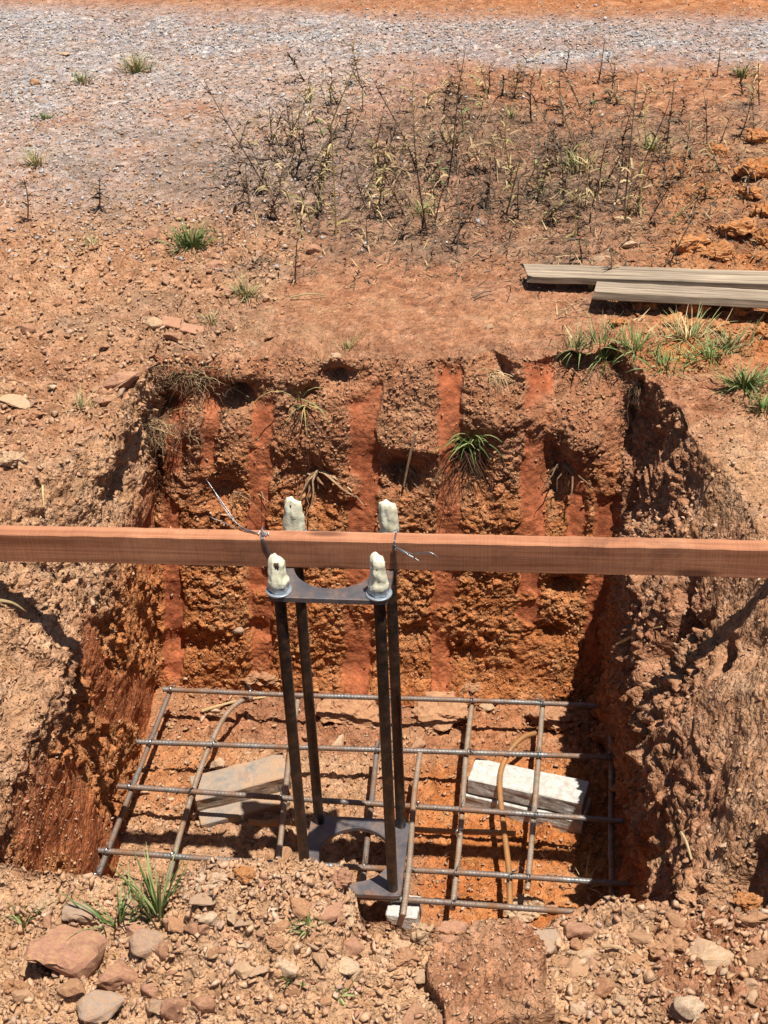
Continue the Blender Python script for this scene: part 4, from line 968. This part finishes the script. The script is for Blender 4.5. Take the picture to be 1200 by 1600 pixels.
W = [((698, 292), (735, 82), 'tall bare dark stalk, tallest in the middle of the weeds'), ((420, 300), (325, 122), 'long leaning brown stalk arching to the left'), ((512, 210), (555, 85), 'thin olive stalk bending right at the back'),
 ((668, 368), (650, 190), 'dark stalk with a bent top in front of the tallest one'), ((525, 368), (520, 200), 'yellow brown stalk at the left of the weeds'), ((935, 130), (945, 60), 'charred stalk standing before the gravel'), ((975, 330), (1000, 120), 'tall dark stalk with twigs right of centre'),
 ((1040, 240), (1052, 130), 'dark stalk at the right of the burnt patch'), ((985, 300), (1040, 160), 'dark leaning stalk at the right of the burnt patch'), ((790, 335), (815, 240), 'pale yellow straight stalk in the weeds'), ((840, 350), (910, 290), 'yellow stalk leaning far right'),
 ((910, 410), (905, 370), 'short black stub just behind the rear plank'), ((952, 452), (953, 392), 'thin black stake standing at the front plank'), ((1045, 415), (1080, 340), 'dark leaning stalk behind the planks'), ((712, 400), (715, 320), 'dark tuft of stalks at the front of the weeds'),
 ((885, 108), (888, 76), 'short charred stalk at the back of the burnt patch'), ((808, 140), (812, 100), 'short olive stalk at the back of the burnt patch'), ((830, 190), (830, 130), 'charred stalk with hanging leaves behind the weeds'), ((390, 322), (385, 255), 'pair of thin dark stubs left of the weeds'),
 ((42, 345), (40, 275), 'thin dark stalk at the left edge'), ((155, 325), (157, 275), 'dark bushy dead weed at the left'), ((460, 440), (465, 375), 'dark twiggy stub at the left front of the weeds'), ((478, 375), (440, 300), 'yellow weed with a hooked drooping top'), ((1105, 225), (1100, 150), 'brown stalk near the single orange clod'),
 ((1120, 120), (1125, 70), 'thin charred stalk at the far right'), ((590, 330), (600, 240), 'olive weed with curled leaves left of centre'), ((840, 300), (858, 250), 'thin brown stalk right of the pale yellow one'), ((920, 350), (940, 270), 'brown stalk in the front right weeds'), ((880, 330), (870, 230), 'dark leafy stalk beside the leafy clump'),
 ((1040, 350), (1110, 290), 'straw coloured stem leaning right behind the planks'), ((575, 390), (570, 350), 'short dark stub on the bare soil edge'), ((440, 250), (410, 200), 'brown bushy weed at the left of the burnt patch')]
for i, (a, b, lab) in enumerate(W):
    y_ = 'yellow' in lab or 'olive' in lab or 'straw' in lab
    weed(a, b, 'olive' if y_ else 'char', lab, 40+i, 16 if 'leaf' in lab or 'leaves' in lab or 'bush' in lab else 7, None, .0034, 'olive' if y_ else ('char' if i % 3 else 'root'), 6 if 'twig' in lab or 'bush' in lab else 3)
r = random.Random(5); cnt = 0
while cnt < 155:
    px, py = r.uniform(370, 1190), r.uniform(120, 395)
    if cnt >= 125: px, py = r.gauss(505, 60), r.gauss(265, 50)
    elif r.random() > math.exp(-(((px-780)/420)**2+((py-255)/120)**2)*1.1): continue
    h = r.uniform(18, 74)*(.6+py/500); kd = r.random()
    where = ('behind the ' if py < 215 else ('in front of the ' if py > 300 else 'level with the '))+('long leaning stalk' if px < 560 else ('tallest stalk' if px < 800 else ('leafy clump' if px < 980 else 'orange clods')))
    dx = r.uniform(-.6, .6); dark = kd < .8
    look = ('stubby ' if h < 40 else 'taller ')+('left leaning ' if dx < -.2 else ('right leaning ' if dx > .2 else 'upright '))+('blackened' if dark else 'yellowing')+' weed'
    lab = look+' in the burnt patch '+where
    if dark: weed((px, py), (px+dx*h, py-h), r.choice(['char', 'char', 'root']), lab, 300+cnt, r.randint(8, 20), look+'s '+where, .0028, r.choice(['char', 'root', 'straw', 'darkroot']), 5)
    else: weed((px, py), (px+dx*.7*h, py-h), 'olive', lab, 300+cnt, r.randint(6, 12), look+'s '+where, .0026, r.choice(['olive', 'palegreen', 'straw', 'straw']), 2)
    cnt += 1
# charred litter lying on the ground: nobody could count it
mb = MB(); r = random.Random(9); n = 0
while n < 8500:
    px, py = r.uniform(330, 1200), r.uniform(110, 480)
    e = ((px-780)/430)**2+((py-265)/130)**2
    if r.random() > math.exp(-e*1.3)+(.05 if py < 440 else .0): continue
    l, nn = hit(px, py); n += 1
    if l is None: continue
    mb.blade(l+Vector((0, 0, .002)), r.uniform(0, 6.28), r.uniform(.010, .05), r.uniform(.002, .006), r.uniform(.7, 1.6), r.uniform(-.5, .8), 2, r.uniform(-1, 1))
tag(mb.build('charred_litter', M['char']), 'blackened leaf litter over the burnt patch', 'litter', None, 'stuff')
mb = MB(); r = random.Random(10)
for _ in range(800):
    px, py = r.uniform(360, 1200), r.uniform(120, 560); l, nn = hit(px, py)
    if l is None or (py > 420 and px < 860): continue
    mb.blade(l+Vector((0, 0, .003)), r.uniform(0, 6.28), r.uniform(.015, .07), r.uniform(.002, .005), r.uniform(.6, 1.5), r.uniform(-.5, .8), 2, r.uniform(-1, 1))
tag(mb.build('straw_litter', M['straw']), 'dry straw bits over the weedy ground', 'litter', None, 'stuff')

# ------------------------------------------------------------------ roots and turf hanging on the pit walls
def roots(px, py, n, L, spread, mats, label, seed, rad=.0014, out=.03, name='root_clump', cat='roots', up=.2, grav=.42):
    r = random.Random(seed); loc, nn = hit(px, py); k = mm(loc); root = empty(name, loc); tag(root, label, cat)
    for m_ in mats:
        mb = MB()
        for _ in range(n//len(mats)):
            q = Vector((r.gauss(0, .4)*spread*k*.5, -r.uniform(-.01, out*.3), r.gauss(0, .2)*spread*k*.3)); pts = [q]; d = Vector((r.uniform(-1, 1), -r.uniform(.2, 1), r.uniform(-.2, up))).normalized(); ll = L*k*r.uniform(.35, 1.1)
            for i in range(6):
                pts.append(pts[-1]+d*ll/6); d = (d+Vector((r.uniform(-.75, .75), r.uniform(-.4, .45), -grav))).normalized()
            rr = rad*r.uniform(.5, 1.2); mb.tube(pts, [rr*(1-.12*i) for i in range(7)], 3)
        mb.build({'straw': 'straw_fibres', 'root': 'brown_fibres', 'darkroot': 'dark_fibres'}[m_], M[m_], root)
    return root
roots(292, 592, 240, 44, 190, ['straw', 'root', 'darkroot'], 'dry grey turf lip drooping over the back left rim', 1, .0013, up=1.6, grav=.22)
roots(238, 668, 220, 62, 150, ['root', 'straw', 'darkroot'], 'dry roots hanging below the turf at the back left corner', 2, .0012, up=1.2, grav=.28)
roots(345, 640, 16, 70, 40, ['darkroot'], 'thin dark roots dangling over the second tooth mark', 3, .0011)
roots(472, 650, 12, 110, 20, ['darkroot'], 'dark root strands hanging above the back left bolt', 4, .0014)
roots(490, 735, 10, 105, 40, ['root'], 'thick woody roots sticking out right of the back left bolt', 5, .0055)
roots(735, 700, 46, 150, 70, ['darkroot'], 'long dark roots trailing under the grass on the far wall', 6, .0014)
roots(625, 730, 26, 60, 50, ['root', 'darkroot'], 'tangled brown roots in the hollow right of the middle tooth mark', 7, .0018)
roots(770, 585, 50, 60, 44, ['straw', 'root'], 'dry straw bunch hanging from the rim right of centre', 8, .0013, up=.5)
roots(1005, 600, 60, 75, 80, ['darkroot', 'root'], 'dark roots hanging from the back right rim', 9, .0013, up=.5)
roots(885, 725, 12, 70, 36, ['root'], 'brown woody roots between the two right tooth marks', 10, .0035)
roots(380, 770, 10, 60, 50, ['root'], 'pale roots in the crumbly soil left of the back left bolt', 11, .002)
roots(940, 580, 40, 70, 80, ['darkroot', 'root'], 'dark fine roots under the tall green tuft', 12, .0012)
def hang_tuft(px, py, n, L, label, seed, mats=('green', 'palegreen')):
    r = random.Random(seed); loc, nn = hit(px, py); k = mm(loc); root = empty('grass_tuft', loc); tag(root, label, 'grass')
    for m_ in mats:
        mb = MB()
        for _ in range(n//2): mb.blade((r.gauss(0, .012), -.01, r.gauss(0, .008)), -math.pi/2+r.uniform(-1.5, 1.5), L*k*r.uniform(.35, 1.2), .0036, r.uniform(.2, 1.4), r.uniform(.5, 2.2), 5, r.uniform(-.8, .8))
        mb.build('green_blades' if m_ == 'green' else 'pale_blades', M[m_], root)
hang_tuft(733, 690, 44, 60, 'green grass tuft growing out of the far wall', 1)
hang_tuft(470, 632, 14, 80, 'single drooping green tuft on the far wall above the back left bolt', 2, ('palegreen', 'olive'))
# single sticks
def stick(a, b, rad, m_, label, la=.01, mid=None):
    p0, n0 = hit(*a); p1, n1 = hit(*b); p0 = p0+n0*la; p1 = p1+n1*la; c = (p0+p1)/2+(Vector(mid) if mid else Vector((0, 0, .008)))
    pts = [v-p0 for v in smooth([p0, c, p1], 6)]; mb = MB().tube(pts, [rad*(1-.5*i/(len(pts)-1)) for i in range(len(pts))], 6)
    tag(mb.build('stick', M[m_], None, loc=p0), label, 'stick')
stick((660, 682), (632, 770), .005, 'root', 'brown stick leaning on the far wall left of the grass tuft', .03)
stick((315, 1112), (418, 1090), .0045, 'straw', 'pale crooked stick lying behind the hooked brown bar', .012)
stick((1160, 1420), (1120, 1475), .006, 'root', 'brown stick on the right of the near edge')
stick((455, 468), (510, 466), .003, 'straw', 'pale curved straw on the edge of the bare patch')
stick((868, 500), (960, 478), .0022, 'root', 'thin dry stem arching left of the tall green tuft', .012, (0, 0, .03))
stick((970, 1000), (1035, 985), .004, 'straw', 'pale root end sticking out of the right wall', .02)
stick((935, 1480), (990, 1492), .003, 'root', 'thin twig in the soil right of the pink stone')
stick((805, 1525), (830, 1558), .002, 'straw', 'pale straw on the huge earth slab', .02)
stick((740, 470), (768, 460), .003, 'char', 'charred twig lying on the bare patch')
stick((1055, 1180), (1085, 1100), .002, 'root', 'thin root on the right hand bank')
stick((1065, 1310), (1080, 1345), .004, 'straw', 'pale splinter on the right hand bank', .012)
stick((0, 950), (36, 955), .004, 'straw', 'pale root sticking out of the left bank under the board', .02)
stick((65, 755), (68, 800), .003, 'straw', 'pale dry stem on the left bank above the board', .01)
